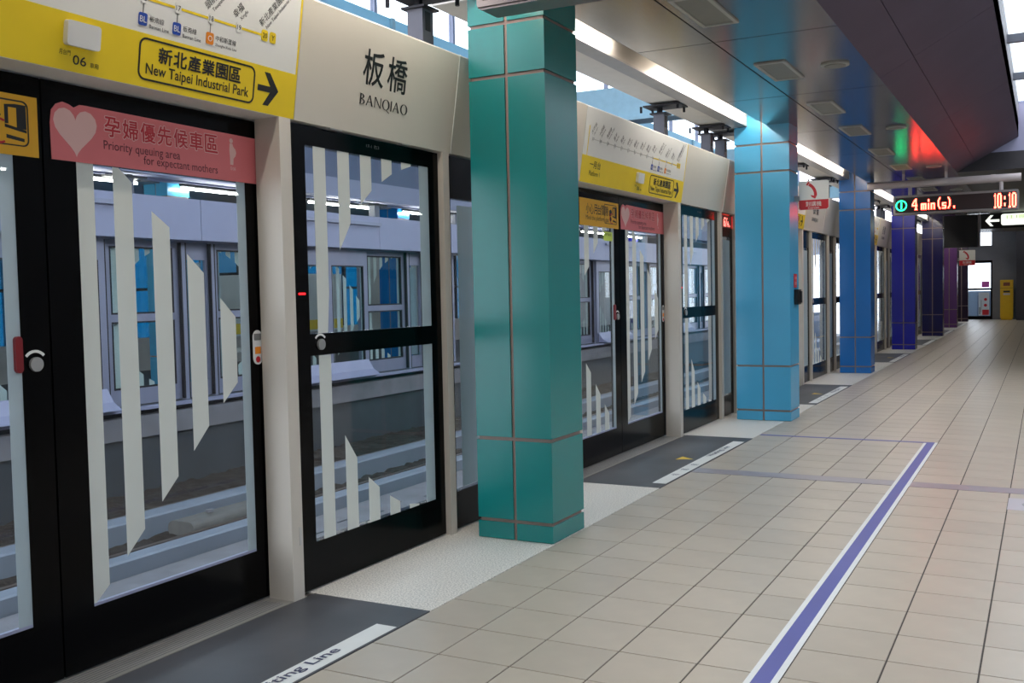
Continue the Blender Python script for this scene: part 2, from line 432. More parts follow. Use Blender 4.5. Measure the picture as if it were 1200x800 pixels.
def door_leaf(side, k, frame_mt, place, opp=False):
    b = BAYS_CUR[k]
    key = ('leaf', side, frame_mt.name)
    one = True
    nm = 'right' if side else 'left'
    lab = ('black framed sliding door, %s leaf, %s' if not opp else 'silver framed sliding door, %s leaf, %s') % (nm, place)
    t = thing('sliding_door', lab, 'door', (BX, b, 0))
    if side: y0, y1, g0, g1 = -1.262, -0.042, -1.115, -0.152
    else: y0, y1, g0, g1 = -2.538, -1.27, -2.36, -1.395
    part('frame', lambda: ring(XD - 0.045, XD, y0, y1, 0.012, 2.362, g0, g1, ZB, ZT), frame_mt, t, key=(key, 'f'))
    gp = part('glass_pane', lambda: MB().box(XD - 0.012, XD - 0.004, g0, g1, ZB, ZT), GLASS, t, key=(key, 'g'))
    xs = XD - 0.0035
    if opp: part('gasket', lambda: ring(XD - 0.047, XD + .001, g0 - .002, g1 + .002, ZB - .002, ZT + .002, g0 + .02, g1 - .02, ZB + .02, ZT - .02), DARKSTEEL, t, key=(key, 'gk'))
    if side:
        part('film_band', lambda: bars_mesh([[(g0, ZB), (g0 + .083, ZB + .07), (g0 + .083, ZT), (g0, ZT)]], xs), FILM, gp, key=(key, 'lb'))
        part('film_band', lambda: bars_mesh([[(-.21, ZB), (g1, ZB), (g1, ZT), (-.21, ZT)]], xs), FILMGREY, gp, key=(key, 'rb'))
        part('glazing_edge', lambda: MB().box(XD - 0.02, XD - 0.002, g0, g1, ZB - 0.001, ZB + 0.012), LAVWHITE, gp, key=(key, 'ge'))
        stripes(gp, right_bars(), xs, key, one)
    else:
        part('film_band', lambda: bars_mesh([[(-1.455, ZB), (g1, ZB), (g1, ZT), (-1.455, ZT)]], xs), FILMGREY, gp, key=(key, 'rb'))
        part('film_band', lambda: bars_mesh([[(g0, ZB), (g0 + .083, ZB), (g0 + .083, ZT), (g0, ZT)]], xs), FILM, gp, key=(key, 'lb'))
        part('glazing_edge', lambda: MB().box(XD - 0.02, XD - 0.002, g0, g1, ZB - 0.001, ZB + 0.012), LAVWHITE, gp, key=(key, 'ge'))
        stripes(gp, left_bars(), xs, key, one)
        if not opp:
            part('red_handle', lambda: MB().poly(rrect(-1.428, -1.398, 1.235, 1.374, 0.0149, 5), (XD, 0, 0), Y_, Z_, X_, -0.005, 0.014), mat('dark_red_handle', (120, 14, 26), .35), t, key=(key, 'h'))
    if opp: return t
    if side:
        knob_at(t, -1.19, 1.263, XD, key) if k > 50 else None
        st = part('warning_sticker', lambda: MB().poly(rrect(-.134, -.066, 1.173, 1.342, .033, 6), (XD, 0, 0), Y_, Z_, X_, 0, 0.001), PLASTIC, t, key=(key, 's'))
        part('sticker_print', lambda: MB().box(XD, XD + .0018, -.125, -.075, 1.295, 1.325).box(XD, XD + .0018, -.122, -.078, 1.292, 1.297), GREYPRINT, st, key=(key, 's1'))
        part('sticker_emblem', lambda: MB().box(XD, XD + .0018, -.12, -.08, 1.225, 1.26), SIGNORANGE, st, key=(key, 's2'))
        part('sticker_emblem', lambda: MB().tube((XD, -.1, 1.198), (XD + .0018, -.1, 1.198), .016, 12), RED, st, key=(key, 's3'))
        # pink priority sign
        def base():
            pts = [(-1.228, 2.058), (-.058, 2.058), (-.058, 2.278), (-1.06, 2.288), (-1.09, 2.287), (-1.118, 2.272), (-1.14, 2.282), (-1.17, 2.288), (-1.2, 2.276), (-1.222, 2.25), (-1.23, 2.2)]
            return MB().poly(pts, (XD, 0, 0), Y_, Z_, X_, 0, 0.003)
        sg = part('priority_sign', base, PINK, t, key=(key, 'ps'))
        part('heart_print', lambda: MB().poly(heart_pts(-1.113, 2.172, .205, .19), (XD, 0, 0), Y_, Z_, X_, .003, .0038), PALEPINK, sg, key=(key, 'ph'))
        def hz():
            q = MB(); n = 7; w = (.979 - .325) / n
            for i, ch in enumerate('孕婦優先候車區'):
                add_text(q, ch, (XD + .0048, -.979 + w * (i + .5), 2.219 + .0), Y_, Z_, X_, w=w * .84, h=.08, bold=.022, center=True, d=0)
            return q
        def hzo():
            q = MB(); n = 7; w = (.979 - .325) / n
            for i, ch in enumerate('孕婦優先候車區'):
                add_text(q, ch, (XD + .004, -.979 + w * (i + .5), 2.219), Y_, Z_, X_, w=w * .84, h=.08, bold=.07, center=True, d=0)
            return q
        part('lettering_outline', hzo, PALEPINK, sg, key=(key, 'hzo'))
        part('lettering', hz, RED, sg, key=(key, 'hz'))
        def en():
            q = MB()
            add_text(q, 'Priority queuing area', (XD + .004, -.98, 2.113), Y_, Z_, X_, w=.415, h=.048, d=0)
            add_text(q, 'for expectant mothers', (XD + .004, -.773, 2.072), Y_, Z_, X_, w=.438, h=.048, d=0)
            return q
        part('lettering', en, mat('maroon_print', (96, 30, 42), 0.5), sg, key=(key, 'en'))
        def fig():
            q = MB()
            q.poly(arc_pts(-.24, 2.248, .0115, 0, 330, 10), (XD + .003, 0, 0), Y_, Z_, X_, 0, .001)
            q.poly([(-.25, 2.135), (-.23, 2.135), (-.228, 2.165), (-.214, 2.178), (-.208, 2.195), (-.214, 2.21), (-.228, 2.222), (-.232, 2.235), (-.25, 2.235), (-.253, 2.2), (-.25, 2.17)], (XD + .003, 0, 0), Y_, Z_, X_, 0, .001)
            add_text(q, '孕婦', (XD + .0035, -.233, 2.117), Y_, Z_, X_, h=.018, center=True, d=0)
            return q
        part('figure_print', fig, PALEPINK, sg, key=(key, 'fig'))
    else:
        knob_at(t, -1.338, 1.263, XD, key)
        sg = part('gap_sign', lambda: MB().box(XD, XD + .003, -2.15, -1.285, 2.055, 2.283), AMBER, t, key=(key, 'gs'))
        def gt():
            q = MB()
            n = 6; w = .5 / n
            for i, ch in enumerate('小心月台間隙'):
                add_text(q, ch, (XD + .004, -2.02 + w * (i + .5), 2.2), Y_, Z_, X_, w=w * .9, h=.085, bold=.01, center=True, d=0)
            add_text(q, 'Mind the platform gap', (XD + .004, -2.02, 2.095), Y_, Z_, X_, w=.5, h=.05, d=0)
            return q
        part('lettering', gt, INK, sg, key=(key, 'gt'))
        def pic():
            q = MB()
            o_ = (XD + .003, 0, 0)
            r1, r2 = rrect(-1.62, -1.325, 2.09, 2.262, .025, 4), rrect(-1.615, -1.331, 2.095, 2.256, .022, 4)
            for i in range(len(r1)):
                j = (i + 1) % len(r1); q.poly([r1[i], r1[j], r2[j], r2[i]], o_, Y_, Z_, X_, 0, .001)
            w1 = rrect(-1.425, -1.335, 2.15, 2.248, .012, 3)
            q.poly([(-1.425, 2.24), (-1.38, 2.246), (-1.335, 2.246), (-1.335, 2.155), (-1.375, 2.155), (-1.375, 2.232), (-1.41, 2.232), (-1.41, 2.17), (-1.425, 2.17)], o_, Y_, Z_, X_, 0, .001)
            q.poly([(-1.425, 2.168), (-1.335, 2.152), (-1.335, 2.142), (-1.425, 2.156)], o_, Y_, Z_, X_, 0, .001)
            q.poly([(-1.42, 2.13), (-1.345, 2.12), (-1.345, 2.108), (-1.42, 2.116)], o_, Y_, Z_, X_, 0, .001)
            q.poly(arc_pts(-1.475, 2.135, .022, 0, 330, 9), o_, Y_, Z_, X_, 0, .001)
            q.poly([(-1.5, 2.16), (-1.46, 2.16), (-1.44, 2.2), (-1.46, 2.22), (-1.5, 2.21)], o_, Y_, Z_, X_, 0, .001)
            return q
        part('train_pictogram', pic, INK, sg, key=(key, 'pic'))
        part('gap_mark', lambda: MB().poly(arc_pts(-1.45, 2.14, .048, 60, 300, 12) + arc_pts(-1.45, 2.14, .04, 300, 60, 12), (XD + .0045, 0, 0), Y_, Z_, X_, 0, .001), RED, sg, key=(key, 'gm'))
        if k == 1:
            part('lime_tag', MB().poly(rrect(-1.64, -1.44, 1.94, 2.02, .015, 4), (XD, 0, 0), Y_, Z_, X_, .002, .004), LIME, t)
            q = MB(); add_text(q, '車門編號', (XD + .0045, -1.54, 1.995), Y_, Z_, X_, w=.13, h=.025, center=True, d=0)
            part('tag_print', q, mat('olive_print', (90, 110, 40), .5), t)
    return t

def screen_panel(off, kind, k, frame_mt, lab, opp=False, name='glass_screen', wide=None):
    """fixed panel right of a door; off = offset from the right post"""
    b = BAYS_CUR[k]
    t = thing(name, lab, 'screen panel', (BX, b + off, 0))
    key = ('panel', kind, frame_mt.name)
    one = True
    x = XP; w = {'emergency': 1.385, 'plain': 1.27, 'narrow': .53, 'slim': .55}[kind]
    if wide: w = wide; key = key + (round(wide, 3),)
    g0, g1 = (.125, w - .11) if kind in ('emergency', 'plain') else (.06, w - .06)
    zb, zt = .245, 2.266
    if kind in ('emergency', 'plain'):
        def fr():
            q = ring(x - .05, x, 0, w, .01, 2.362, g0, g1, zb, zt); q.box(x - .05, x, g0, g1, 1.2, 1.31); return q
        part('frame', fr, frame_mt, t, key=(key, 'f'))
        gp = part('glass_pane', lambda: MB().box(x - .012, x - .004, g0, g1, zb, 1.2), GLASS, t, key=(key, 'g1'))
        gp2 = part('glass_pane', lambda: MB().box(x - .012, x - .004, g0, g1, 1.31, zt), GLASS, t, key=(key, 'g2'))
        s0 = .145 - g0
        if opp:
            for i, (za, zb2) in enumerate(((zb, 1.2), (1.31, zt))):
                part('gasket', lambda: ring(x - .052, x + .001, g0 - .002, g1 + .002, za - .002, zb2 + .002, g0 + .022, g1 - .022, za + .022, zb2 - .022), DARKSTEEL, t, key=(key, 'gk', i))
        pl = [[(a - s0, c) for a, c in p] for p in panel_bars()] if kind == 'emergency' else [[(w - (a - s0) - .0, c) for a, c in p] for p in panel_bars()]
        stripes(gp, [p for p in pl if p[0][1] < 1.25 and min(c for a, c in p) < 1.25], x - .0035, key + ('lo',), one)
        stripes(gp2, [p for p in pl if min(c for a, c in p) > 1.25], x - .0035, key + ('hi',), one)
        fb = (g1 - .1, g1) if kind == 'emergency' else (g0, g0 + .1)
        for i, (za, zb2) in enumerate(((zb, 1.2), (1.31, zt))):
            part('film_band', lambda: MB().box(x - .0035, x - .0023, fb[0], fb[1], za, zb2), FILMGREY, (gp, gp2)[i], key=(key, 'fb', i))
        if not opp and kind == 'emergency':
            knob_at(t, .205, 1.255, x, key)
            part('status_lamp', lambda: MB().box(x, x + .003, .045, .095, 1.511, 1.521), mat('red_status_lamp', (255, 24, 30), emit=3.0), t, key=(key, 'led'))
            q = MB(); 
            part('number_print', lambda: add_text(MB(), '17-1 右3', (x + .001, .65, 2.312), Y_, Z_, X_, w=.12, h=.022, d=0), GREYPRINT, t, key=(key, 'num'))
    else:
        part('frame', lambda: ring(x - .05, x, 0, w, .01, 2.362, g0, g1, zb, 2.1), frame_mt, t, key=(key, 'f'))
        part('glass_pane', lambda: MB().box(x - .012, x - .004, g0, g1, zb, 2.1), GLASS, t, key=(key, 'g'))
        part('film_band', lambda: MB().box(x - .0035, x - .0023, g0 + .08, g1 - .05, zb + .02, 2.06), FILMGREY, t, key=(key, 'fb'))
    return t

def post(off, k, wdt, mt, lab, opp=False, deep=.155):
    b = BAYS_CUR[k]
    t = thing('screen_post', lab, 'post', (BX, b + off, 0))
    part('post_body', lambda: MB().box(-3.265 - deep, -3.265, 0, wdt, 0.0, 2.37), mt, t, key=('post', wdt, deep, mt.name))
    if opp: part('seal', lambda: MB().box(-3.265 - deep, -3.36, -.024, -.002, .02, 2.35).box(-3.265 - deep, -3.36, wdt + .002, wdt + .024, .02, 2.35), DARKSTEEL, t, key=('seal', wdt))  # dark strips standing for the shaded gaps beside the post
    if wdt > .07 and not opp:
        part('lock_plate', lambda: MB().box(-3.265, -3.263, .055, .07, .27, .36), LIGHTPRINT, t, key=('lockp', wdt))
    return t

def roman(q, o, h, width):
    """the Latin station name in a stressed humanist letter"""
    def P(pts, x): q.poly([((x + a) * h * sx, c * h) for a, c in pts], o, FU, FV, FN, 0, .001)
    def bar(x, pts): P(pts, x)
    def bowl(x, cx, cz, rx, rz, tx, tz, a0, a1, n=14):
        for i in range(n):
            u, v = math.radians(a0 + (a1 - a0) * i / n), math.radians(a0 + (a1 - a0) * (i + 1) / n)
            P([(cx + rx * math.cos(u), cz + rz * math.sin(u)), (cx + rx * math.cos(v), cz + rz * math.sin(v)),
               (cx + (rx - tx) * math.cos(v), cz + (rz - tz) * math.sin(v)), (cx + (rx - tx) * math.cos(u), cz + (rz - tz) * math.sin(u))], x)
    wd = {'B': .58, 'A': .84, 'N': .84, 'Q': .92, 'I': .14, 'O': .92}
    tot = sum(wd[c] for c in 'BANQIAO') + 6 * .15; sx = width / h / tot; x = 0
    for c in 'BANQIAO':
        if c == 'B':
            bar(x, [(0, 0), (.13, 0), (.12, 1), (.01, 1)]); bowl(x, .1, .76, .36, .24, .13, .05, -90, 90); bowl(x, .1, .265, .48, .265, .14, .05, -90, 90)
            bar(x, [(-.06, 0), (.13, 0), (.13, .03), (-.06, .03)]); bar(x, [(-.06, .97), (.13, .97), (.13, 1), (-.06, 1)])
        if c == 'A':
            bar(x, [(0, 0), (.08, 0), (.43, 1.0), (.37, 1.0)]); bar(x, [(.68, 0), (.84, 0), (.46, 1.0), (.37, 1.0)]); bar(x, [(.16, .34), (.66, .34), (.65, .39), (.17, .39)])
        if c == 'N':
            bar(x, [(.03, 0), (.1, 0), (.09, 1), (.04, 1)]); bar(x, [(.04, 1), (.16, 1), (.82, 0), (.72, 0)]); bar(x, [(.75, 0), (.81, 0), (.82, 1), (.74, 1)])
        if c in 'QO':
            bowl(x, .46, .5, .46, .52, .14, .055, 0, 360, 28)
        if c == 'Q':
            bar(x, [(.46, .04), (.6, .0), (.98, -.24), (.9, -.27)])
        if c == 'I':
            bar(x, [(0, 0), (.14, 0), (.13, 1), (.01, 1)])
        x += wd[c] + .15
ST, CT = 0.147, 0.989
def FP(yy, s, n=0.0):
    return (-3.27 + s * ST + n * CT, yy, 2.37 + s * CT - n * ST)
FU, FV, FN = Y_, (ST, 0, CT), (CT, 0, -ST)
STATIONS = ['大坪林', '十四張', '秀朗橋', '景平', '景安', '中和', '橋和', '中原', '板新', '板橋', '新埔民生', '頭前庄', '幸福', '新北產業園區']
STPOS = [-2.33 + .156 * i for i in range(9)] + [-.93, -.75, -.56, -.39, -.22]
ENG = ['Dapinglin', 'Shisizhang', 'Xiulang Bridge', 'Jingping', "Jing'an", 'Zhonghe', 'Qiaohe', 'Zhongyuan', 'Banxin', 'Banqiao', 'Xinpu Minsheng', 'Touqianzhuang', 'Xingfu', 'New Taipei Industrial Park']
def fascia_profile(o, mt, parent, y0, y1, key):
    H = .61
    pr = [(-3.27, 2.37), (-3.27 + (H - .02) * ST, 2.37 + (H - .02) * CT), (-3.27 + H * ST - .03, 2.37 + H * CT), (-3.74, 2.37 + H * CT), (-3.74, 2.37)]
    return part(o, lambda: MB().prism(pr, y0, y1), mt, parent, key=key)
def fascia_bay(k, place, opp=False):
    b = BAYS_CUR[k]; fm = LAVWHITE if opp else IVORY
    nxt = (BAYS_CUR[k + 1] - 2.5 - b) if k + 1 < len(BAYS_CUR) else 3.4
    t = thing('door_header_sign', ('white and yellow route sign above the doors ' if not opp else 'pale lavender header box over the doors ') + place, 'sign', (BX, b, 0))
    fascia_profile('sign_box', fm if opp else WHITE, t, -2.498, .028, ('fs', opp))
    if not opp:
        part('yellow_band', lambda: MB().poly([(-2.498, .002), (.028, .002), (.028, .215), (-2.498, .215)], FP(0, 0), FU, FV, FN, 0, .002), YELLOW, t, key='fyb')
        part('yellow_edge', lambda: MB().poly([(.018, .215), (.028, .215), (.028, .585), (.018, .585)], FP(0, 0), FU, FV, FN, 0, .002).poly([(-2.42, .215), (-2.412, .215), (-2.412, .45), (-2.42, .45)], FP(0, 0), FU, FV, FN, 0, .002), YELLOW, t, key='fye')
        if k < 4:
            sb = part('sensor_box', lambda: MB().poly(rrect(-1.295, -1.145, .095, .187, .012, 3), FP(0, 0), FU, FV, FN, .002, .026), PLASTIC, t, key='fsb')
            def nums():
                q = MB()
                add_text(q, '06', FP(-1.248, .03, .003), FU, FV, FN, w=.06, h=.035, d=0, bold=.01)
                add_text(q, '月台門', FP(-1.31, .058, .003), FU, FV, FN, w=.05, h=.02, d=0)
                add_text(q, '車廂', FP(-1.17, .03, .003), FU, FV, FN, w=.04, h=.02, d=0)
                return q
            part('lettering', nums, INK, t, key='fnum')
            def dest():
                q = MB(); c = '新北產業園區'; w = .49 / 6
                for i, ch in enumerate(c):
                    add_text(q, ch, FP(-.842 + w * (i + .5), .143, .0035), FU, FV, FN, w=w * .88, h=.064, center=True, d=0, bold=.03)
                add_text(q, 'New Taipei Industrial Park', FP(-.9, .044, .0035), FU, FV, FN, w=.6, h=.056, d=0, bold=.012)
                r = rrect(-.94, -.262, .03, .2, .035, 5); r2 = rrect(-.932, -.27, .038, .192, .028, 5)
                n = len(r)
                for i in range(n):
                    j = (i + 1) % n
                    q.poly([r[i], r[j], r2[j], r2[i]], FP(0, 0), FU, FV, FN, .002, .0035)
                q.poly([(-.24, .1), (-.24, .128), (-.155, .128), (-.2, .19), (-.163, .19), (-.098, .114), (-.163, .038), (-.2, .038), (-.155, .1)], FP(0, 0), FU, FV, FN, .002, .0035)
                add_text(q, '一月台', FP(-2.34, .125, .0035), FU, FV, FN, w=.22, h=.06, d=0, bold=.01)
                add_text(q, 'Platform 1', FP(-2.34, .065, .0035), FU, FV, FN, w=.22, h=.038, d=0)
                return q
            part('lettering', dest, INK, t, key='fdest')
            def mapink():
                q = MB()
                for i, (p, nme) in enumerate(zip(STPOS, STATIONS)):
                    if i in (9, 10): 
                        add_text(q, nme, FP(p - .02, .4, .0012), FU, FV, FN, h=.035, d=0, rot=.8)
                        add_text(q, ENG[i], FP(p + .02, .39, .0012), FU, FV, FN, h=.022, d=0, rot=.8)
                    else:
                        add_text(q, nme, FP(p - .02, .385, .0012), FU, FV, FN, h=.036, d=0, rot=.85)
                        add_text(q, ENG[i], FP(p + .018, .38, .0012), FU, FV, FN, h=.022, d=0, rot=.85)
                    add_text(q, '%02d' % (7 + i), FP(p, .352, .004), FU, FV, FN, h=.022, center=True, d=0)
                for p, a, c in ((-.93, '板南線', 'Bannan Line'), (-.75, '板南線', 'Bannan Line'), (-.56, '中和新蘆線', 'Zhonghe-Xinlu Line')):
                    add_text(q, a, FP(p + .035, .265, .0012), FU, FV, FN, h=.024, d=0)
                    add_text(q, c, FP(p + .035, .24, .0012), FU, FV, FN, h=.015, d=0)
                add_text(q, 'Y', FP(-.165, .352, .004), FU, FV, FN, h=.024, center=True, d=0)
                return q
            part('route_map_print', mapink, INK, t, key='fmapink')
            part('route_line', lambda: MB().poly([(-.93, .347), (-.22, .347), (-.22, .357), (-.93, .357)], FP(0, 0), FU, FV, FN, 0, .0014), YELLOW, t, key='fmapl')
            part('route_line', lambda: MB().poly([(-2.33, .349), (-.93, .349), (-.93, .355), (-2.33, .355)], FP(0, 0), FU, FV, FN, 0, .0012), LIGHTPRINT, t, key='fmapl2')
            def dots(ps, r): 
                q = MB()
                for p in ps: q.poly(rrect(p - r, p + r, .352 - r * 1.2, .352 + r * 1.2, r * .5, 3), FP(0, 0), FU, FV, FN, .001, .003)
                return q
            part('station_dots', lambda: dots(STPOS[:13], .017), WHITE, t, key='fmapd')
            part('terminus_badge', lambda: dots((-.22, -.165), .021), YELLOW, t, key='fmapt')
            def badge(p):
                return MB().poly(rrect(p - .022, p + .022, .243, .293, .008, 3), FP(0, 0), FU, FV, FN, .001, .003)
            part('line_badge', lambda: badge(-.93), SIGNBLUE, t, key='fb1')
            part('line_badge', lambda: badge(-.75), SIGNBLUE, t, key='fb2')
            part('line_badge', lambda: badge(-.56), SIGNORANGE, t, key='fb3')
            def bt():
                q = MB()
                for p, s_ in ((-.93, 'BL'), (-.75, 'BL'), (-.56, 'O')): add_text(q, s_, FP(p, .268, .004), FU, FV, FN, h=.024, center=True, d=0)
                return q
            part('badge_print', bt, WHITE, t, key='fbt')
            part('route_ticks', lambda: MB().poly([(-.932, .293), (-.928, .293), (-.928, .33), (-.932, .33)], FP(0, 0), FU, FV, FN, 0, .0012).poly([(-.752, .293), (-.748, .293), (-.748, .33), (-.752, .33)], FP(0, 0), FU, FV, FN, 0, .0012).poly([(-.562, .293), (-.558, .293), (-.558, .33), (-.562, .33)], FP(0, 0), FU, FV, FN, 0, .0012), GREYPRINT, t, key='fbtick')
    else:
        part('rail_cover', lambda: MB().box(-3.80, -3.74, -2.498, .028, 2.8, 2.86), LAVENDER, t, key='opprc')
    t2 = thing('header_box', ('ivory name panel over the screen ' if not opp else 'plain lavender header panel over the screen ') + place, 'header panel', (BX, b, 0))
    fascia_profile('panel_face', fm, t2, .034, 1.506, ('fp', opp))
    part('seam_trim', lambda: MB().poly([(1.506, .0), (1.514, .0), (1.514, .6), (1.506, .6)], FP(0, 0), FU, FV, FN, -.02, .003), WHITE, t2, key='fseam')
    if not opp and k in (0, 2, 3):
        def nm():
            q = MB()
            add_text(q, '板', FP(.645, .36, .002), FU, FV, FN, w=.185, h=.185, center=True, d=0, bold=.012)
            add_text(q, '橋', FP(.87, .36, .002), FU, FV, FN, w=.185, h=.185, center=True, d=0, bold=.012)
            roman(q, FP(.545, .158, .002), .056, .45)
            return q
        part('lettering', nm, INK, t2, key='fname')
    part('latch', lambda: MB().box(-3.298, -3.272, .32, .42, 2.363, 2.37).box(-3.298, -3.272, .98, 1.06, 2.363, 2.37), STEEL, t2, key=('flatch', opp))
    t3 = thing('header_box', ('blank ivory header panel over the narrow screen ' if not opp else 'blank lavender header panel over the narrow screen ') + place, 'header panel', (BX, b, 0))
    fascia_profile('panel_face', fm, t3, 1.518, nxt - .004, ('fq', opp, round(nxt, 3)))

def hanger(off, k, lab, opp=False):
    b = BAYS_CUR[k]
    t = thing('hanger_post', lab, 'post', (BX, b + off, 2.974))
    part('post_shaft', lambda: MB().box(-3.47, -3.36, -.05, .07, 0, .27), HANGER, t, key='hp1')
    part('cap_plate', lambda: MB().box(-3.50, -3.33, -.075, .095, .27, .283), DARKSTEEL, t, key='hp2')
    part('hook_slot', lambda: MB().box(-3.36, -3.357, -.02, .035, .14, .255), DARKSTEEL, t, key='hp3')
    part('stem', lambda: MB().tube((-3.42, 0, .28), (-3.42, 0, .345), .03, 8), DARKSTEEL, t, key='hp4')
    part('bracket', lambda: MB().box(-3.55, -3.17, -.13, .13, .338, .353).tube((-3.2, -.1, .3), (-3.2, -.1, .35), .014, 6).tube((-3.2, .1, .29), (-3.2, .1, .35), .014, 6).tube((-3.58, -.1, .29), (-3.58, -.1, .35), .014, 6).tube((-3.53, .1, .29), (-3.53, .1, .345), .014, 6), DARKSTEEL, t, key='hp5')

BX = 0.0
BAYS_CUR = BAYS
for k, b in enumerate(BAYS):
    pl = BAYNAME[k]
    door_leaf(0, k, BLACK, pl); door_leaf(1, k, BLACK, pl)
    post(-2.62, k, .082, IVORYP, 'broad ivory post left of the sliding doors ' + pl)
    post(-.082, k, .082, IVORYP, 'broad ivory post right of the sliding doors ' + pl)
    s = .63 if k == 2 else 0.0
    if s:
        screen_panel(.02, 'slim', k, BLACK, 'slim black framed screen beside the post ' + pl)
        post(.58, k, .06, IVORYP, 'thin ivory mullion after the slim screen ' + pl)
    screen_panel(.02 + s, 'emergency', k, BLACK, 'black framed emergency door with striped film ' + pl)
    post(1.41 + s, k, .07, IVORYP, 'thin ivory mullion right of the emergency door ' + pl)
    screen_panel(1.485 + s, 'narrow', k, BLACK, 'narrow black framed screen behind the column ' + pl)
    post(2.02 + s, k, .055, IVORYP, 'thin ivory mullion past the narrow screen ' + pl)
    wide = min(1.27, BAYS[k + 1] - 2.63 - (b + 2.08)) if k < 6 and not s else None
    if not s: screen_panel(2.08, 'plain', k, BLACK, 'black framed plain screen past the narrow ' + pl, wide=wide)
    else:
        screen_panel(2.08 + s, 'plain', k, BLACK, 'black framed plain screen past the narrow ' + pl)
        post(3.985, k, .06, IVORYP, 'thin ivory mullion far along the screen ' + pl)
        screen_panel(4.05, 'slim', k, BLACK, 'slim black screen before the next doors ' + pl)
    if k == 3 - 1: pass
    fascia_bay(k, pl)
    for q, (off, nm) in enumerate(((-.15, 'first'), (1.42 + s, 'second'), (1.98 + s, 'third'))):
        if k == 0 and q == 2: continue
        hanger(off, k, '%s grey hanger post above the doors %s' % (nm, pl))
# screen before the first door (left of the camera's view)
t = thing('glass_screen', 'dark screen end piece left of the first sliding door', 'screen panel', (0, 0, 0))
part('frame', MB().box(XP - .05, XP, YA, 1.27, .01, 2.362), BLACK, t)
t = thing('header_box', 'ivory header panel left of the first route sign', 'header panel', (0, 0, 0))
fascia_profile('panel_face', IVORY, t, YA, 1.396, None)

# LED sign reflection, imitated by a glowing red strip on the narrow screen of the second bay
def pixels(rows_, px, o, U, V, Nn, d=.002, pz=None):
    pz = pz or px
    q = MB()
    for r, line in enumerate(rows_):
        for c, ch in enumerate(line):
            if ch != ' ' and ch != '.':
                q.poly([(c * px + px * .04, -r * pz - pz * .96), (c * px + px * .96, -r * pz - pz * .96), (c * px + px * .96, -r * pz - pz * .04), (c * px + px * .04, -r * pz - pz * .04)], o, U, V, Nn, 0, d)
    return q
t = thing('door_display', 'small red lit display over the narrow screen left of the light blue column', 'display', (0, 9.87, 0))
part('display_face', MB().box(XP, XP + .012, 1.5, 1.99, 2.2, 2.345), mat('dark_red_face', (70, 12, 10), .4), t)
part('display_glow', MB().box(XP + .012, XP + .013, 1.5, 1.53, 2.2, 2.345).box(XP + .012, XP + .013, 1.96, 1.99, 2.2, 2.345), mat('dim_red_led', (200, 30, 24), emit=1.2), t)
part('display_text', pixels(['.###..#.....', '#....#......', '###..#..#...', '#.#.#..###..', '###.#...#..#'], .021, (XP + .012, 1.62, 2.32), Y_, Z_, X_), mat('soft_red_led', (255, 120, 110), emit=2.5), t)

# ------------------------------------------------------------------ ceiling and lighting cove
XE, XR = -2.75, -1.285
def around(q, x0, x1, y0, y1, z0, z1):
    """a ceiling strip cut out round the columns"""
    ycur = y0
    for c in COLUMN:
        ca, cb, cx = c[2] - .003, c[2] + c[3] + .003, c[1] + .003
        if cb <= y0 or ca >= y1 or cx <= x0: continue
        if ca > ycur: q.box(x0, x1, ycur, ca, z0, z1)
        q.box(cx, x1, max(ca, y0), min(cb, y1), z0, z1); ycur = min(cb, y1)
    if ycur < y1: q.box(x0, x1, ycur, y1, z0, z1)
    return q
ceil = struct('ceiling', around(MB(), XE, XR, YA, 40, ZC + .012, ZC + .2), SEAM)
cy = [7.335 + 2.395 * i for i in range(-6, 15)]
for i in range(len(cy) - 1):
    y0, y1 = max(cy[i], YA), min(cy[i + 1], 40)
    if y1 - y0 < .1: continue
    part('panel', around(MB(), XE, -2.166, y0 + .006, y1 - .006, ZC, ZC + .012), CEILMETAL, ceil)
    part('panel', MB().box(-2.154, XR, y0 + .006, y1 - .006, ZC, ZC + .012), CEILMETAL, ceil)
cuts = [(YA, COLUMN[0][2])] + [(COLUMN[i][2] + COLUMN[i][3], COLUMN[i + 1][2]) for i in range(6)] + [(COLUMN[6][2] + COLUMN[6][3], YB)]
TN = ['before the teal column'] + [n.replace('between', 'running between') for n in BAYNAME[1:]] + ['beyond the plum column']
for (a, b), nm in zip(cuts, TN):
    t = thing('light_trough', 'grey ceiling light trough ' + nm, 'light trough', (0, 0, ZC))
    a, b = a + .004, b - .004
    part('trough_body', MB().box(-3.115, -2.965, a, b, 0, .015).box(-3.115, -3.1, a, b, .015, .2), TROUGH, t)
    part('cove_reflector', MB().box(-2.98, -2.965, a, b, .015, .19).box(-3.1, XE - .005, a, b, .19, .2), COVEWHITE, t)
    part('cove_edge', MB().box(XE - .004, XE - .001, a, b, 0, .19), COVEWHITE, t)
slab = solid('soffit_board', MB().box(-3.5, -3.16, 5.6, 43.6, ZC + .05, ZC + .08), SLAB, 'pale soffit board between the light trough and the tracks', 'soffit')
TUBES = [(-3.9, -1.0), (-.4, 1.0), (2.2, 5.25), (5.85, 7.42), (8.42, 9.84), (9.88, 11.29), (11.82, 13.05), (13.95, 15.65), (15.7, 17.45), (18.5, 20.0), (21.0, 24.3), (25.3, 27.0), (28.0, 30.9), (32.0, 33.6), (34.5, 36.9), (38.0, 42.6)]
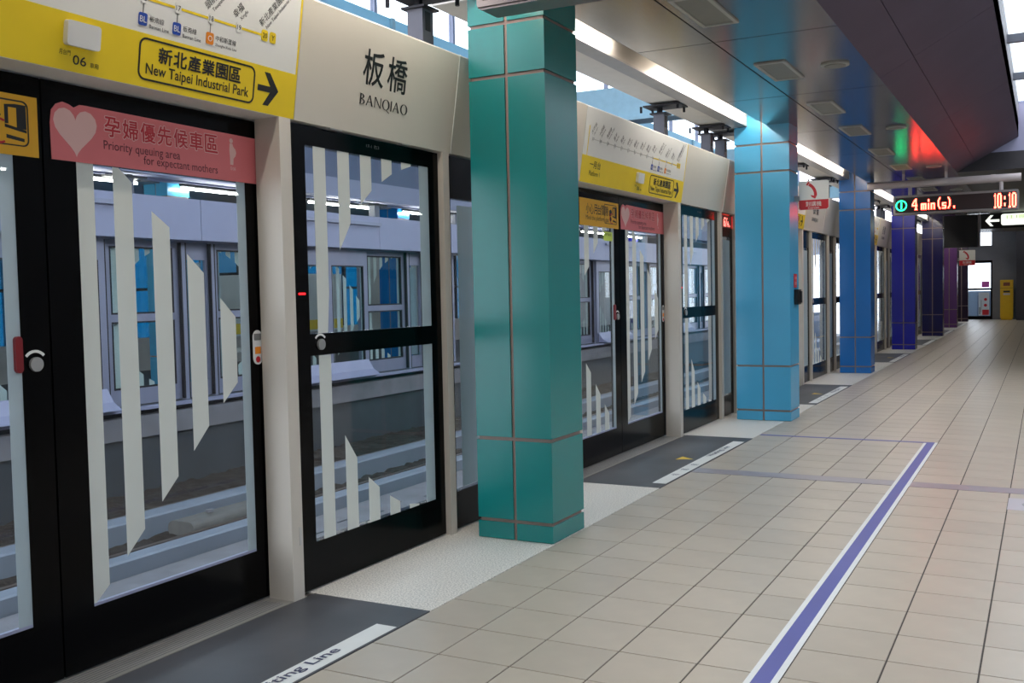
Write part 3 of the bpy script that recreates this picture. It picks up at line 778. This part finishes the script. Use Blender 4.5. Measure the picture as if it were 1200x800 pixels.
for i, (a, b) in enumerate(TUBES):
    t = thing('fluorescent_tube', 'white fluorescent tube in the ceiling cove, %s from the near end' % ['first', 'second', 'third', 'fourth', 'fifth', 'sixth', 'seventh', 'eighth', 'ninth', 'tenth', 'eleventh', 'twelfth', 'thirteenth', 'fourteenth', 'fifteenth', 'sixteenth'][i], 'lamp', (-2.858, a, ZC + .1))
    part('glass_tube', MB().tube((0, .02, 0), (0, b - a - .02, 0), .016, 8), TUBE, t)
    part('end_cap', MB().tube((0, 0, 0), (0, .02, 0), .017, 8), PLASTIC, t, key='tcap')
    part('end_cap', MB().tube((0, b - a - .02, 0), (0, b - a, 0), .017, 8), PLASTIC, t)
for i, yv in enumerate([2.0, 4.05, 6.11, 8.21, 10.24, 11.99, 14.16, 16.2, 18.3, 20.4, 22.5, 24.6, 26.7, 28.8]):
    if i < 2: continue
    t = thing('ceiling_vent', 'square grey ceiling panel with a pale frame, %s in its row' % ['', '', 'nearest', 'second', 'third', 'fourth', 'fifth', 'sixth', 'seventh', 'eighth', 'ninth', 'tenth', 'eleventh', 'farthest'][i], 'vent', (-1.965, yv, ZC))
    part('frame', lambda: ring_xy(-.125, .125, 0, .74, -.012, 0, .025), VENTFRAME, t, key='vf') if False else part('frame', MB().box(-.125, -.1, 0, .74, -.012, 0).box(.1, .125, 0, .74, -.012, 0).box(-.1, .1, 0, .03, -.012, 0).box(-.1, .1, .71, .74, -.012, 0), VENTFRAME, t, key='vf')
    part('pane', MB().box(-.1, .1, .03, .71, -.005, 0), VENTPANE, t, key='vp')
for i, yv in enumerate([8.58, 12.38, 16.78, 21.2]):
    t = thing('ceiling_speaker', 'round flat ceiling fitting right of the square panels, %s' % ['nearest', 'second', 'third', 'farthest'][i], 'speaker', (-1.52, yv, ZC))
    part('rim', MB().tube((0, 0, -.014), (0, 0, 0), .112, 24), VENTFRAME, t, key='sr')
    part('grille', MB().tube((0, 0, -.02), (0, 0, -.014), .085, 20), VENTPANE, t, key='sg')

# sloping dark bulkhead up to the skylight
XO, ZO = -.39, 3.80
bulk = struct('trim_2', MB().prism([(XR, ZC + .02), (XO, ZO + .02), (XO, ZO + .25), (XR, ZC + .25)], YA, 18), mat('grey_violet_edge', (110, 104, 112), .5))
def slope(x): return ZC + (x - XR) / (XO - XR) * (ZO - ZC)
by = [-5, -1.4, 2.2, 5.8, 9.4, 13.0, 15.6, 18]
for i in range(len(by) - 1):
    for xa, xb in ((XR, -1.012), (-1.007, XO)):
        part('panel', MB().prism([(xa, slope(xa)), (xb, slope(xb)), (xb, slope(xb) + .02), (xa, slope(xa) + .02)], by[i] + .003, by[i + 1] - .003), BULK, bulk)
ZS = 4.2
struct('trim_3', MB().box(XO - .05, XO + .0, YA, 18, ZO, ZS + .15), WALLGREY)
t = thing('skylight', 'long glazed skylight with dark crossbars above the right of the platform', 'skylight', (0, 0, ZS))
yb = [-5.96 + 2.33 * i for i in range(11)]
for i in range(len(yb) - 1):
    part('glass_pane', MB().box(XO, 2.59, max(yb[i], YA) + .03, min(yb[i + 1], 18) - .03, .0, .012), GLASS, t) if yb[i] < 17.5 else None
    part('crossbar', MB().box(XO, 2.59, yb[i] - .035, yb[i] + .035, -.04, .05), HANGER, t) if yb[i] > YA else None
struct('wall_right', MB().box(2.6, 2.8, YA, YB, 0, ZS + .15), WALLLIGHT)
struct('trim_4', MB().box(XR, 2.6, 18, 18.2, ZC + .28, ZS + .15), LAVWHITE)
struct('trim_5', MB().box(XR, 2.6, 18.0, 40, ZC, ZC + .28), CHARCOAL)
struct('wall_back', MB().box(-3.74, 2.8, YA - .2, YA, -.3, ZS + .15), WALLGREY)

# ------------------------------------------------------------------ hanging signs on pipes
LED4 = ['.....##................................##..........##.............',
        '...####................##.............##............##............',
        '..##.##................##............##..............##...........',
        '.##..##..............................##..............##...........',
        '##...##......########..##..######....##....######....##...........',
        '########.....##.##.##..##..##..##....##....##........##...........',
        '.....##......##.##.##..##..##..##....##....######....##...........',
        '.....##......##.##.##..##..##..##.....##.......##...##.....##.....',
        '....####.....##.##.##..##..##..##......##..######..##......##.....']
CLK = ['..#...####...........#...####.', '.##..##..##.........##..##..##', '..#..##..##...##.....#..##..##', '..#..##..##...##.....#..##..##', '..#..##..##..........#..##..##',
       '..#..##..##..........#..##..##', '..#..##..##...##.....#..##..##', '..#..##..##...##.....#..##..##', '.###..####..........###..####.']
def led_sign(yv, x0, x1, z0, z1, lab, lit=True):
    t = thing('train_display', lab, 'sign', (0, yv, 0))
    part('housing', MB().prism([(p, q) for p, q in rrect(x0, x1, z0, z1, .03, 4)], .012, .16), SIGNFRAME, t)
    q = MB()
    part('bezel', ring_x(x0, x1, z0, z1, .035), SIGNFRAME, t)
    part('led_face', MB().box(x0 + .035, x1 - .035, .004, .012, z0 + .035, z1 - .035), LEDDARK, t)
    pz = z1 + .32
    if True:
        part('pipe', MB().tube((-2.62, .09, pz - .13), (x1 + .03, .09, pz - .13), .062, 14), PIPEW, t)
        for xx in (x0 + .25, x1 - .25):
            part('drop_rod', MB().tube((xx, .09, z1 - .01), (xx, .09, pz - .13), .03, 10), PIPEW, t)
        for xx in (x0 + .15, -1.42):
            part('ceiling_rod', MB().tube((xx, .09, pz - .13), (xx, .09, ZC), .022, 8), PIPEW, t)
        part('collar', MB().tube((x1 - .4, .09, pz - .13), (x1 - .33, .09, pz - .13), .067, 14), PIPEW, t)
    if lit:
        cx, cz = x0 + .125, (z0 + z1) / 2 - .005
        o_ = (0, 0, 0)
        def rg(r0, r1):
            q = MB()
            a = arc_pts(cx, cz, r0, 0, 360, 22); b_ = arc_pts(cx, cz, r1, 0, 360, 22)
            for i in range(22): q.poly([a[i], a[i + 1], b_[i + 1], b_[i]], (0, .004, 0), X_, Z_, (0, -1, 0), 0, .003)
            return q
        part('platform_ring', rg(.085, .072), LEDGREEN, t)
        q = MB(); add_text(q, '1', (cx, .0025, cz), X_, Z_, (0, -1, 0), h=.1, center=True, bold=.02)
        part('platform_number', q, LEDGREEN, t)
        part('led_text', pixels(LED4, .0105, (x0 + .285, .004, z1 - .06), X_, Z_, (0, -1, 0), .002, .0205), LEDREDHOT, t)
        part('led_glow', pixels(LED4, .0105, (x0 + .285 + .004, .0036, z1 - .06 - .005), X_, Z_, (0, -1, 0), .001, .0205), LEDHALO, t)  # offset red copy painted as the bloom around the letters
        part('led_clock', pixels(CLK, .0108, (x1 - .36, .004, z1 - .05), X_, Z_, (0, -1, 0), .002, .0255), LEDREDHOT, t)
    return t
def ring_x(x0, x1, z0, z1, w):
    return MB().box(x0 + .01, x0 + w, 0, .02, z0 + .01, z1 - .01).box(x1 - w, x1 - .01, 0, .02, z0 + .01, z1 - .01).box(x0 + w, x1 - w, 0, .02, z0 + .01, z0 + w).box(x0 + w, x1 - w, 0, .02, z1 - w, z1 - .01)
led_sign(17.6, -2.21, -.37, 2.63, 2.945, 'hanging red LED train display reading 4 min(s). and 10:10')
led_sign(3.86, -2.19, -.35, 2.725, 3.04, 'hanging sign box at the top edge in front of the teal column', lit=False)

t = thing('exit_sign', 'black hanging direction sign with a white arrow beyond the LED display', 'sign', (0, 29, 0))
part('sign_box', MB().box(-1.5, .6, 0, .14, 2.90, 3.29), INK, t)
part('arrow', MB().poly([(-1.39, 3.1), (-1.27, 3.24), (-1.2, 3.24), (-1.29, 3.13), (-1.06, 3.13), (-1.06, 3.07), (-1.29, 3.07), (-1.2, 2.96), (-1.27, 2.96)], (0, 0, 0), X_, Z_, (0, -1, 0), 0, .006), LITWHITE, t)
part('lit_panel', MB().poly(rrect(-1.02, .55, 2.97, 3.26, .06, 5), (0, 0, 0), X_, Z_, (0, -1, 0), 0, .006), LITWHITE, t)
q = MB(); add_text(q, '往環狀線大漢', (-.92, -.008, 3.13), X_, Z_, (0, -1, 0), h=.1, w=1.35)
part('lettering', q, LITLIME, t)
t = thing('hanging_sign', 'plain black hanging box left of the white arrow sign', 'sign', (0, 29, 0))
part('sign_box', MB().box(-2.38, -1.58, 0, .2, 2.44, 3.28), INK, t)
solid('sign_rod', MB().tube((-1.54, 29.08, 2.44), (-1.54, 29.08, 3.29), .035, 8), PIPEW, 'pale vertical rod between the black box and the arrow sign', 'rod')

# phone signs and intercom
def phone_sign(x0, yv, z0, z1, lab, w=.325):
    t = thing('intercom_sign', lab, 'sign', (0, yv, 0)); h = z1 - z0
    part('plate', MB().poly(rrect(x0, x0 + w, z0, z1, .02, 4), (0, 0, 0), X_, Z_, (0, -1, 0), -.02, .0), WHITE, t)
    part('red_band', MB().poly([(x0 + .002, z0 + h * .34), (x0 + .002, z0 + .02), (x0 + .02, z0 + .002), (x0 + w - .02, z0 + .002), (x0 + w - .002, z0 + .02), (x0 + w - .002, z0 + h * .34)], (0, 0, 0), X_, Z_, (0, -1, 0), 0, .002), RED, t)
    cx, cz = x0 + w * .46, z0 + h * .68; k = h / .32
    big = arc_pts(cx - .10 * k, cz - .055 * k, .15 * k, -5, 62, 8); sm = arc_pts(cx - .10 * k, cz - .055 * k, .118 * k, 62, -5, 8)
    ph = MB().poly(big + sm, (0, 0, 0), X_, Z_, (0, -1, 0), 0, .003)
    ph.poly([(cx - .052 * k, cz + .05 * k), (cx - .028 * k, cz + .085 * k), (cx - .045 * k, cz + .095 * k), (cx - .07 * k, cz + .06 * k)], (0, 0, 0), X_, Z_, (0, -1, 0), 0, .003)
    ph.poly([(cx - .02 * k, cz - .055 * k), (cx + .045 * k, cz - .07 * k), (cx + .03 * k, cz - .098 * k), (cx - .005 * k, cz - .08 * k)], (0, 0, 0), X_, Z_, (0, -1, 0), 0, .003)
    part('handset_print', ph, RED, t)
    q = MB(); add_text(q, '對講機', (x0 + w * .5, -.0025, z0 + h * .2), X_, Z_, (0, -1, 0), h=.055 * k, w=.17 * k, center=True)
    add_text(q, 'Intercom', (x0 + w * .5, -.0025, z0 + h * .065), X_, Z_, (0, -1, 0), h=.022 * k, w=.12 * k, center=True)
    part('lettering', q, WHITE, t)
    part('bracket', MB().box(x0 - .053, x0 + .01, -.0, .02, z0 + h * .3, z0 + h * .5), STEEL, t)
phone_sign(-2.45, 11.57, 2.355, 2.675, 'white and red intercom blade sign with a phone handset on the light blue column')
phone_sign(-2.607, 37.6, 2.10, 2.62, 'small far intercom sign with a handset beside the purple column', .5)
t = thing('intercom', 'black wall intercom under a red label on the light blue column', 'intercom', (-2.502, 11.6, 1.3))
part('call_box', MB().box(0, .05, -.07, .07, .0, .17), INK, t)
part('handset', MB().box(.05, .075, -.025, .02, .02, .15), DARKSTEEL, t)
part('red_label', MB().box(0, .004, -.08, .07, .19, .345), RED, t)
q = MB(); add_text(q, '對講機', (.0045, -.005, .3), Y_, Z_, X_, w=.11, h=.03, center=True); add_text(q, '緊急', (.0045, -.005, .24), Y_, Z_, X_, w=.1, h=.04, center=True)
part('label_print', q, PALEPINK, t)

# ------------------------------------------------------------------ far end
ew = struct('wall_end', MB().box(-3.74, -2.9, YB, YB + .2, 0, 4.4).box(-1.93, -1.0, YB, YB + .2, 0, 4.4).box(-2.9, -1.93, YB, YB + .2, 2.42, 3.0).box(-2.9, -1.93, YB, YB + .2, 3.75, 4.4), WALLGREY)
struct('wall_side', MB().box(-1.02, 2.6, YB - 1.2, YB + .2, 0, 4.4), CHARCOAL)
struct('trim_6', MB().box(-3.74, 2.6, 40, YB + .2, 4.3, 4.4), CHARCOAL)
d = thing('end_door', 'black framed glass door at the far end of the platform', 'door', (-2.42, YB, 0))
part('frame', MB().box(-.48, -.43, -.03, .05, 0, 2.42).box(.43, .49, -.03, .05, 0, 2.42).box(-.43, .43, -.03, .05, 2.31, 2.42).box(-.43, .43, -.03, .05, 0, .14).box(-.43, .43, -.03, .05, 1.2, 1.29), BLACK, d)
part('glass_pane', MB().box(-.43, .43, 0, .012, .14, 1.2), GLASS, d)
part('glass_pane', MB().box(-.43, .43, 0, .012, 1.29, 2.31), GLASS, d)
part('poster', MB().box(.09, .38, -.008, -.002, 1.31, 1.56), MAGENTA, d)
pn = part('notice', MB().box(-.02, .38, -.008, -.002, .16, 1.1), PAPER, d)
part('notice_emblem', MB().tube((.24, -.008, .82), (.24, -.011, .82), .06, 14).tube((.24, -.008, .58), (.24, -.011, .58), .06, 14).box(.12, .37, -.011, -.008, .18, .4), RED, pn)
part('notice_print', MB().box(.0, .05, -.011, -.008, .2, .5).box(.07, .09, -.011, -.008, .3, .8), GREYPRINT, pn)
t = thing('outdoor_cabinet', 'pale blue grey equipment block outside the far glass door', 'cabinet', (-2.3, YB + 3, 0))
part('block', MB().cbox(-1.3, .9, 0, 1, -.1, 1.15, .02), mat('pale_blue_block', (112, 128, 146), .6), t)
part('block_door', MB().box(-.35, -.05, -.012, 0, .0, .95).box(.1, .4, -.012, 0, 0, .95), mat('blue_grey_block_door', (92, 104, 122), .6), t)
struct('trim_16', MB().box(-4, 2.6, YB + .2, YB + 8, -.3, -.1), CONCRETE)
w = thing('high_window', 'bright window above the far glass door', 'window', (-2.42, YB, 3.0))
part('frame', MB().box(-.48, -.45, 0, .1, 0, .75).box(.46, .49, 0, .1, 0, .75).box(-.45, .46, 0, .1, 0, .03).box(-.45, .46, 0, .1, .72, .75), STEEL, w)
part('glass_pane', MB().box(-.45, .46, .04, .05, .03, .72), GLASS, w)
t = thing('equipment_cabinet', 'tall yellow cabinet standing right of the far glass door', 'cabinet', (-1.375, YB - .62, 0))
part('body', MB().cbox(-.235, .235, -.2, .2, .07, 1.6, .01), YELLOWBOX, t)
part('plinth', MB().box(-.2, .2, -.17, .2, 0, .07), YELLOWBOX, t)
part('hatch', MB().box(-.12, .12, -.206, -.2, 1.36, 1.5), mat('brown_hatch', (120, 60, 30), .5), t)
part('slot', MB().box(-.12, .12, -.206, -.2, 1.1, 1.17), INK, t)
part('label_plate', MB().box(-.12, .12, -.206, -.2, 1.0, 1.07), LIGHTPRINT, t)
part('door_seam', MB().box(-.235, .235, -.203, -.2, 1.27, 1.28), DARKSTEEL, t)

# ------------------------------------------------------------------ track way
XM = -7.43                                       # mirror line of the station
struct('ground', MB().box(-11.5, -3.6, YA, 60, -1.6, -1.25), DARKCONC)
struct('trim_7', MB().box(-3.62, -3.58, YA, 60, -1.3, -.01), CONCRETE)
wk = thing('track_walkway', 'pale concrete walkway between the tracks seen through the doors', 'walkway', (0, 0, -1.1))
part('slab', MB().box(-7.62, -6.6, YA, 60, -.15, 0), CONCRETE, wk)
part('slot_marks', (lambda q: ([q.box(-7.2 + .12 * (i % 2), -7.17 + .12 * (i % 2), -4 + i * .55, -3.82 + i * .55, 0, .004) for i in range(90)], q)[1])(MB()), DARKCONC, wk)
for nm, xa, xb in (('nearer', -7.85, -7.64), ('farther', -9.25, -8.95)):
    t = thing('track_plinth', 'grey painted guide kerb along the far track, %s one' % nm, 'plinth', (0, 0, -1.1))
    part('kerb', MB().prism([(xa, -.15), (xb, -.15), (xb, .14), (xb - .03, .155), (xa, .155)], YA, 60), PLINTH, t)
for nm, xx in (('inner', -8.35), ('outer', -9.78)):
    t = thing('rail', 'rusty steel running rail of the far track, %s one' % nm, 'rail', (xx, 0, -1.1))
    part('rail_section', MB().prism([(-.07, -.14), (.07, -.14), (.07, -.12), (.012, -.1), (.012, -.03), (.035, -.02), (.035, .02), (-.035, .02), (-.035, -.02), (-.012, -.03), (-.012, -.1), (-.07, -.12)], YA, 60), RAILM, t)
for nm, xx in (('inner', -5.7), ('outer', -4.25)):
    t = thing('rail', 'rusty steel running rail of the near track, %s one' % nm, 'rail', (xx, 0, -1.1))
    part('rail_section', MB().prism([(-.07, -.14), (.07, -.14), (.07, -.12), (.012, -.1), (.012, -.03), (.035, -.02), (.035, .02), (-.035, .02), (-.035, -.02), (-.012, -.03), (-.012, -.1), (-.07, -.12)], YA, 60), RAILM, t)
def gravel(x0, x1, nm):
    q = MB(); nx, ny = 14, 420; b0 = 0
    for j in range(ny + 1):
        for i in range(nx + 1):
            q.v.append((x0 + (x1 - x0) * i / nx, 4 + 32 * j / ny + random.uniform(-.02, .02), -1.21 + random.uniform(0, .06)))
    for j in range(ny):
        for i in range(nx):
            a = j * (nx + 1) + i; q.f.append((a, a + 1, a + nx + 2, a + nx + 1))
    o = link('ballast', q.mesh('ballast'), None, BALLAST); o['kind'] = 'stuff'; o['label'] = nm; o['category'] = 'ballast'
gravel(-8.94, -7.86, 'brown gravel ballast between the two grey guide kerbs')
gravel(-11.24, -9.26, 'brown gravel ballast along the wall of the far platform')
t = thing('cable_box', 'pale rounded equipment box lying beside the far track', 'box', (-8.62, 8.75, -1.2))
part('body', MB().prism(rrect(-.2, .2, 0, .2, .09, 5), -.55, .75), mat('dull_stone_box', (104, 102, 98), .8, var=.15), t)
part('knob', MB().tube((0, -.1, .22), (0, -.1, .25), .045, 10), CONCRETE, t)
struct('trim_8', MB().box(-11.6, -11.25, YA, 60, -1.3, -.42), DARKCONC)
struct('trim_9', MB().box(-11.6, -11.2, YA, 60, -.42, -.12), CONCRETE)
struct('trim_10', MB().box(-17.0, -11.38, YA, 60, -.12, 0), DARKCONC)

# ------------------------------------------------------------------ opposite platform (mirrored layout)
def mirror_tree_since(mark):
    """turn everything built since `mark` round into the opposite platform"""
    for o in list(C.objects):
        if o.name in mark or o.parent is not None: continue
        o.scale.x = -1; o.location.x = 2 * XM - o.location.x
mark = set(o.name for o in C.objects)
BAYS_CUR = [3.7, 9.68, 15.72, 23.3, 29.3, 35.3]
ORD = ['first', 'second', 'third', 'fourth', 'fifth', 'sixth']
for k in range(len(BAYS_CUR)):
    pl = 'across the tracks, %s from the left' % ORD[k]
    door_leaf(0, k, LAVENDER, pl, True); door_leaf(1, k, LAVENDER, pl, True)
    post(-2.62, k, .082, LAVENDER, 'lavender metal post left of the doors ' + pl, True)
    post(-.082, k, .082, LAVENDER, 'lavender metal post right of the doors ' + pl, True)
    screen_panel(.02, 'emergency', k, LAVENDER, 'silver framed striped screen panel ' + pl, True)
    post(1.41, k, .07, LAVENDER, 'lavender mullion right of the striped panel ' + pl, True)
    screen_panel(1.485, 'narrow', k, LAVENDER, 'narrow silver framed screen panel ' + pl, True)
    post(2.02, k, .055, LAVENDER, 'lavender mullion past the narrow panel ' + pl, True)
    screen_panel(2.08, 'plain', k, LAVENDER, 'wide silver framed screen panel before the next doors ' + pl, True)
    fascia_bay(k, pl, True)
    t = thing('gap_plate', 'pale sloped plate below the sliding doors ' + pl, 'plate', (0, BAYS_CUR[k], 0))
    part('plate', MB().prism([(-3.5, .02), (-3.5, .3), (-3.62, .12), (-3.78, .02)], -2.5, -.1), LAVWHITE, t, key='gapplate')
    t = thing('screen_sill', 'pale metal sill under the screen ' + pl, 'sill', (0, BAYS_CUR[k], 0))
    nx = (BAYS_CUR[k + 1] if k + 1 < len(BAYS_CUR) else 41) - BAYS_CUR[k]
    part('sill_bar', MB().box(-3.66, -3.2, -2.6, nx - 2.61, -.04, -.002), LAVWHITE, t)
OCOL = [(-3.6, -3.05, 5.6, .45), (-3.6, -3.05, 11.35, .45), (-3.6, -3.05, 17.6, .45), (-3.6, -3.05, 24.8, .45), (-3.6, -3.05, 31.2, .45)]
mirror_tree_since(mark)
mark = None
for i, sp in enumerate(OCOL):
    column((2 * XM + 3.05 + .01, 2 * XM + 3.05 - .55 + 1.11, sp[2], sp[3]), COLM[[1, 1, 2, 2, 3][i]], '%s column behind the screens across the tracks, %s from the left' % (COLS[[1, 1, 2, 2, 3][i]][0], ORD[i])) if False else None
for i, sp in enumerate(OCOL):
    xa = -12.46
    column((xa, xa + .5, sp[2], sp[3]), COLM[[1, 1, 2, 2, 3][i]], 'blue column behind the screens across the tracks, %s from the left' % ORD[i], detail=False)
oc = struct('trim_11', MB().box(-17, -12.11, YA, 60, 3.3, 3.5), mat('grey_far_ceiling', (120, 118, 120), .45, metal=.3))
t = thing('light_trough', 'grey metal edge beam of the ceiling across the tracks', 'light trough', (0, 0, 0))
part('trough_body', MB().box(-11.9, -11.42, YA, 60, 3.32, 3.66).box(-11.9, -11.75, YA, 60, 3.29, 3.32), mat('matt_lavender', (142, 145, 166), .8), t)
for i in range(9):
    yv = 5.4 + i * 3.05
    t = thing('fluorescent_tube', 'fluorescent tube at the ceiling edge across the tracks, %s from the left' % ['first', 'second', 'third', 'fourth', 'fifth', 'sixth', 'seventh', 'eighth', 'ninth'][i], 'lamp', (-11.83, yv, 3.22))
    part('glass_tube', MB().tube((0, .02, 0), (0, 2.2, 0), .018, 8), TUBE, t, key='otube')
    part('batten', MB().box(-.03, .03, 0, 2.24, .03, .07), DARKSTEEL, t, key='obat')
for i in range(10):
    yv = 4.2 + i * 3.0
    t = thing('hanger_post', 'dark hanger bracket above the header across the tracks, %s from the left' % (ORD + ['seventh', 'eighth', 'ninth', 'tenth'])[i], 'post', (-11.55, yv, 2.98))
    part('post_shaft', MB().box(-.07, .07, -.08, .08, 0, .26), HANGER, t, key='oh1')
    part('bracket', MB().box(-.14, .1, -.3, .3, .26, .29).box(-.1, .1, -.04, .04, .29, .305), DARKSTEEL, t, key='oh2')
TINT = glass_mat('cyan_tinted_glass', (0.03, 0.20, 0.30))
wf = MB(); wy = [-5 + 0.0, 8.0, 12.2, 14.0, 17.2, 20.4, 23.5, 26.0, 30.0, 33.5, 38.0, 43.0, 60]
for i in range(len(wy) - 1):
    if i % 2 == 0: wf.box(-17.2, -17.0, wy[i], wy[i + 1], 0, 3.4)
    else: wf.box(-17.2, -17.0, wy[i], wy[i + 1], 0, .7).box(-17.2, -17.0, wy[i], wy[i + 1], 2.75, 3.4)
struct('wall_far', wf, WALLLIGHT)
for i in range(1, len(wy) - 1, 2):
    t = thing('platform_window', 'cyan tinted window in the wall of the platform across the tracks, %s from the left' % ORD[i // 2], 'window', (-17.1, wy[i], .7))
    part('glass_pane', MB().box(-.01, .01, 0, wy[i + 1] - wy[i], 0, 2.05), TINT, t)
    n = int((wy[i + 1] - wy[i]) / .8)
    for q in range(1, n): part('mullion', MB().box(-.05, .06, q * (wy[i + 1] - wy[i]) / n - .03, q * (wy[i + 1] - wy[i]) / n + .03, 0, 2.05), DARKSTEEL, t)
    part('transom', MB().box(-.04, .05, 0, wy[i + 1] - wy[i], 1.0, 1.06), DARKSTEEL, t)
struct('trim_12', MB().box(-11.62, -11.42, YA, 60, 3.66, 4.5), SLATE)
struct('trim_13', MB().box(-12.6, -11.42, YA, 60, 4.5, 4.6), SLATE)
up = struct('wall_upper', MB().box(-12.7, -12.5, YA, 60, 4.5, 7.45).box(-12.7, -12.5, YA, 60, 9.2, 9.6), CYAN)
for i in range(14):
    part('rib', MB().box(-12.5, -12.44, 1.5 + i * 4.2, 1.62 + i * 4.2, 4.6, 7.45), PALEBLUE, up)
part('sill_rail', MB().box(-12.5, -12.38, YA, 60, 6.6, 6.72), PALEBLUE, up)
uw = thing('clerestory_window', 'bright clerestory glazing high above the opposite platform', 'window', (-12.6, 0, 7.45))
for i in range(20):
    part('glass_pane', MB().box(-.01, .01, -4.5 + i * 3.2, -1.4 + i * 3.2, 0, 1.75), GLASS, uw, key=None)
    part('mullion', MB().box(-.06, .06, -1.4 + i * 3.2, -1.3 + i * 3.2, 0, 1.75), LAVENDER, uw)
for i, yv in enumerate((19.5, 30.0, 41.0)):
    solid('roof_girder', MB().box(-12.5, -3.9, yv, yv + .35, 5.0, 5.65).box(-12.5, -3.9, yv - .12, yv + .47, 4.94, 5.0), PALEBLUE, 'pale blue roof girder crossing over the tracks, %s' % ['nearest', 'second', 'farthest'][i], 'girder')
tr = struct('trim_14', MB().box(-12.6, -7.6, YA, 60, 9.5, 9.6).box(-5.6, -3.8, YA, 60, 9.5, 9.6), PALEBLUE)
struct('trim_15', MB().box(-4.2, XE - 1.1, YA, 60, 5.6, 9.6), PALEBLUE)
# things on the opposite platform seen through the glass
t = thing('monitor', 'dark hanging monitor behind the screens across the tracks', 'monitor', (-14.2, 14.7, 1.95))
part('case', MB().box(-.5, .5, 0, .1, 0, .5), INK, t); part('screen_face', MB().box(-.46, .46, -.006, 0, .05, .46), mat('blue_screen', (50, 110, 150), .3, emit=.5), t); part('hanger_rod', MB().tube((0, .05, .5), (0, .05, 1.35), .03, 8), DARKSTEEL, t)
t = thing('poster_board', 'pale poster board with a yellow strip on the far platform wall', 'board', (-16.95, 19.5, .6))
part('panel', MB().box(-.03, .05, -2.6, 2.6, 0, 1.5), PAPER, t); part('yellow_strip', MB().box(.05, .06, -2.6, 2.6, 0.05, .3), YELLOW, t)
t = thing('bench', 'low pale bench on the platform across the tracks', 'bench', (-14.8, 15.5, 0))
part('seat', MB().cbox(-.22, .22, -.9, .9, .4, .46, .01), PLASTIC, t)
for yy in (-.7, .7): part('leg', MB().box(-.18, .18, yy - .04, yy + .04, 0, .4), STEEL, t)
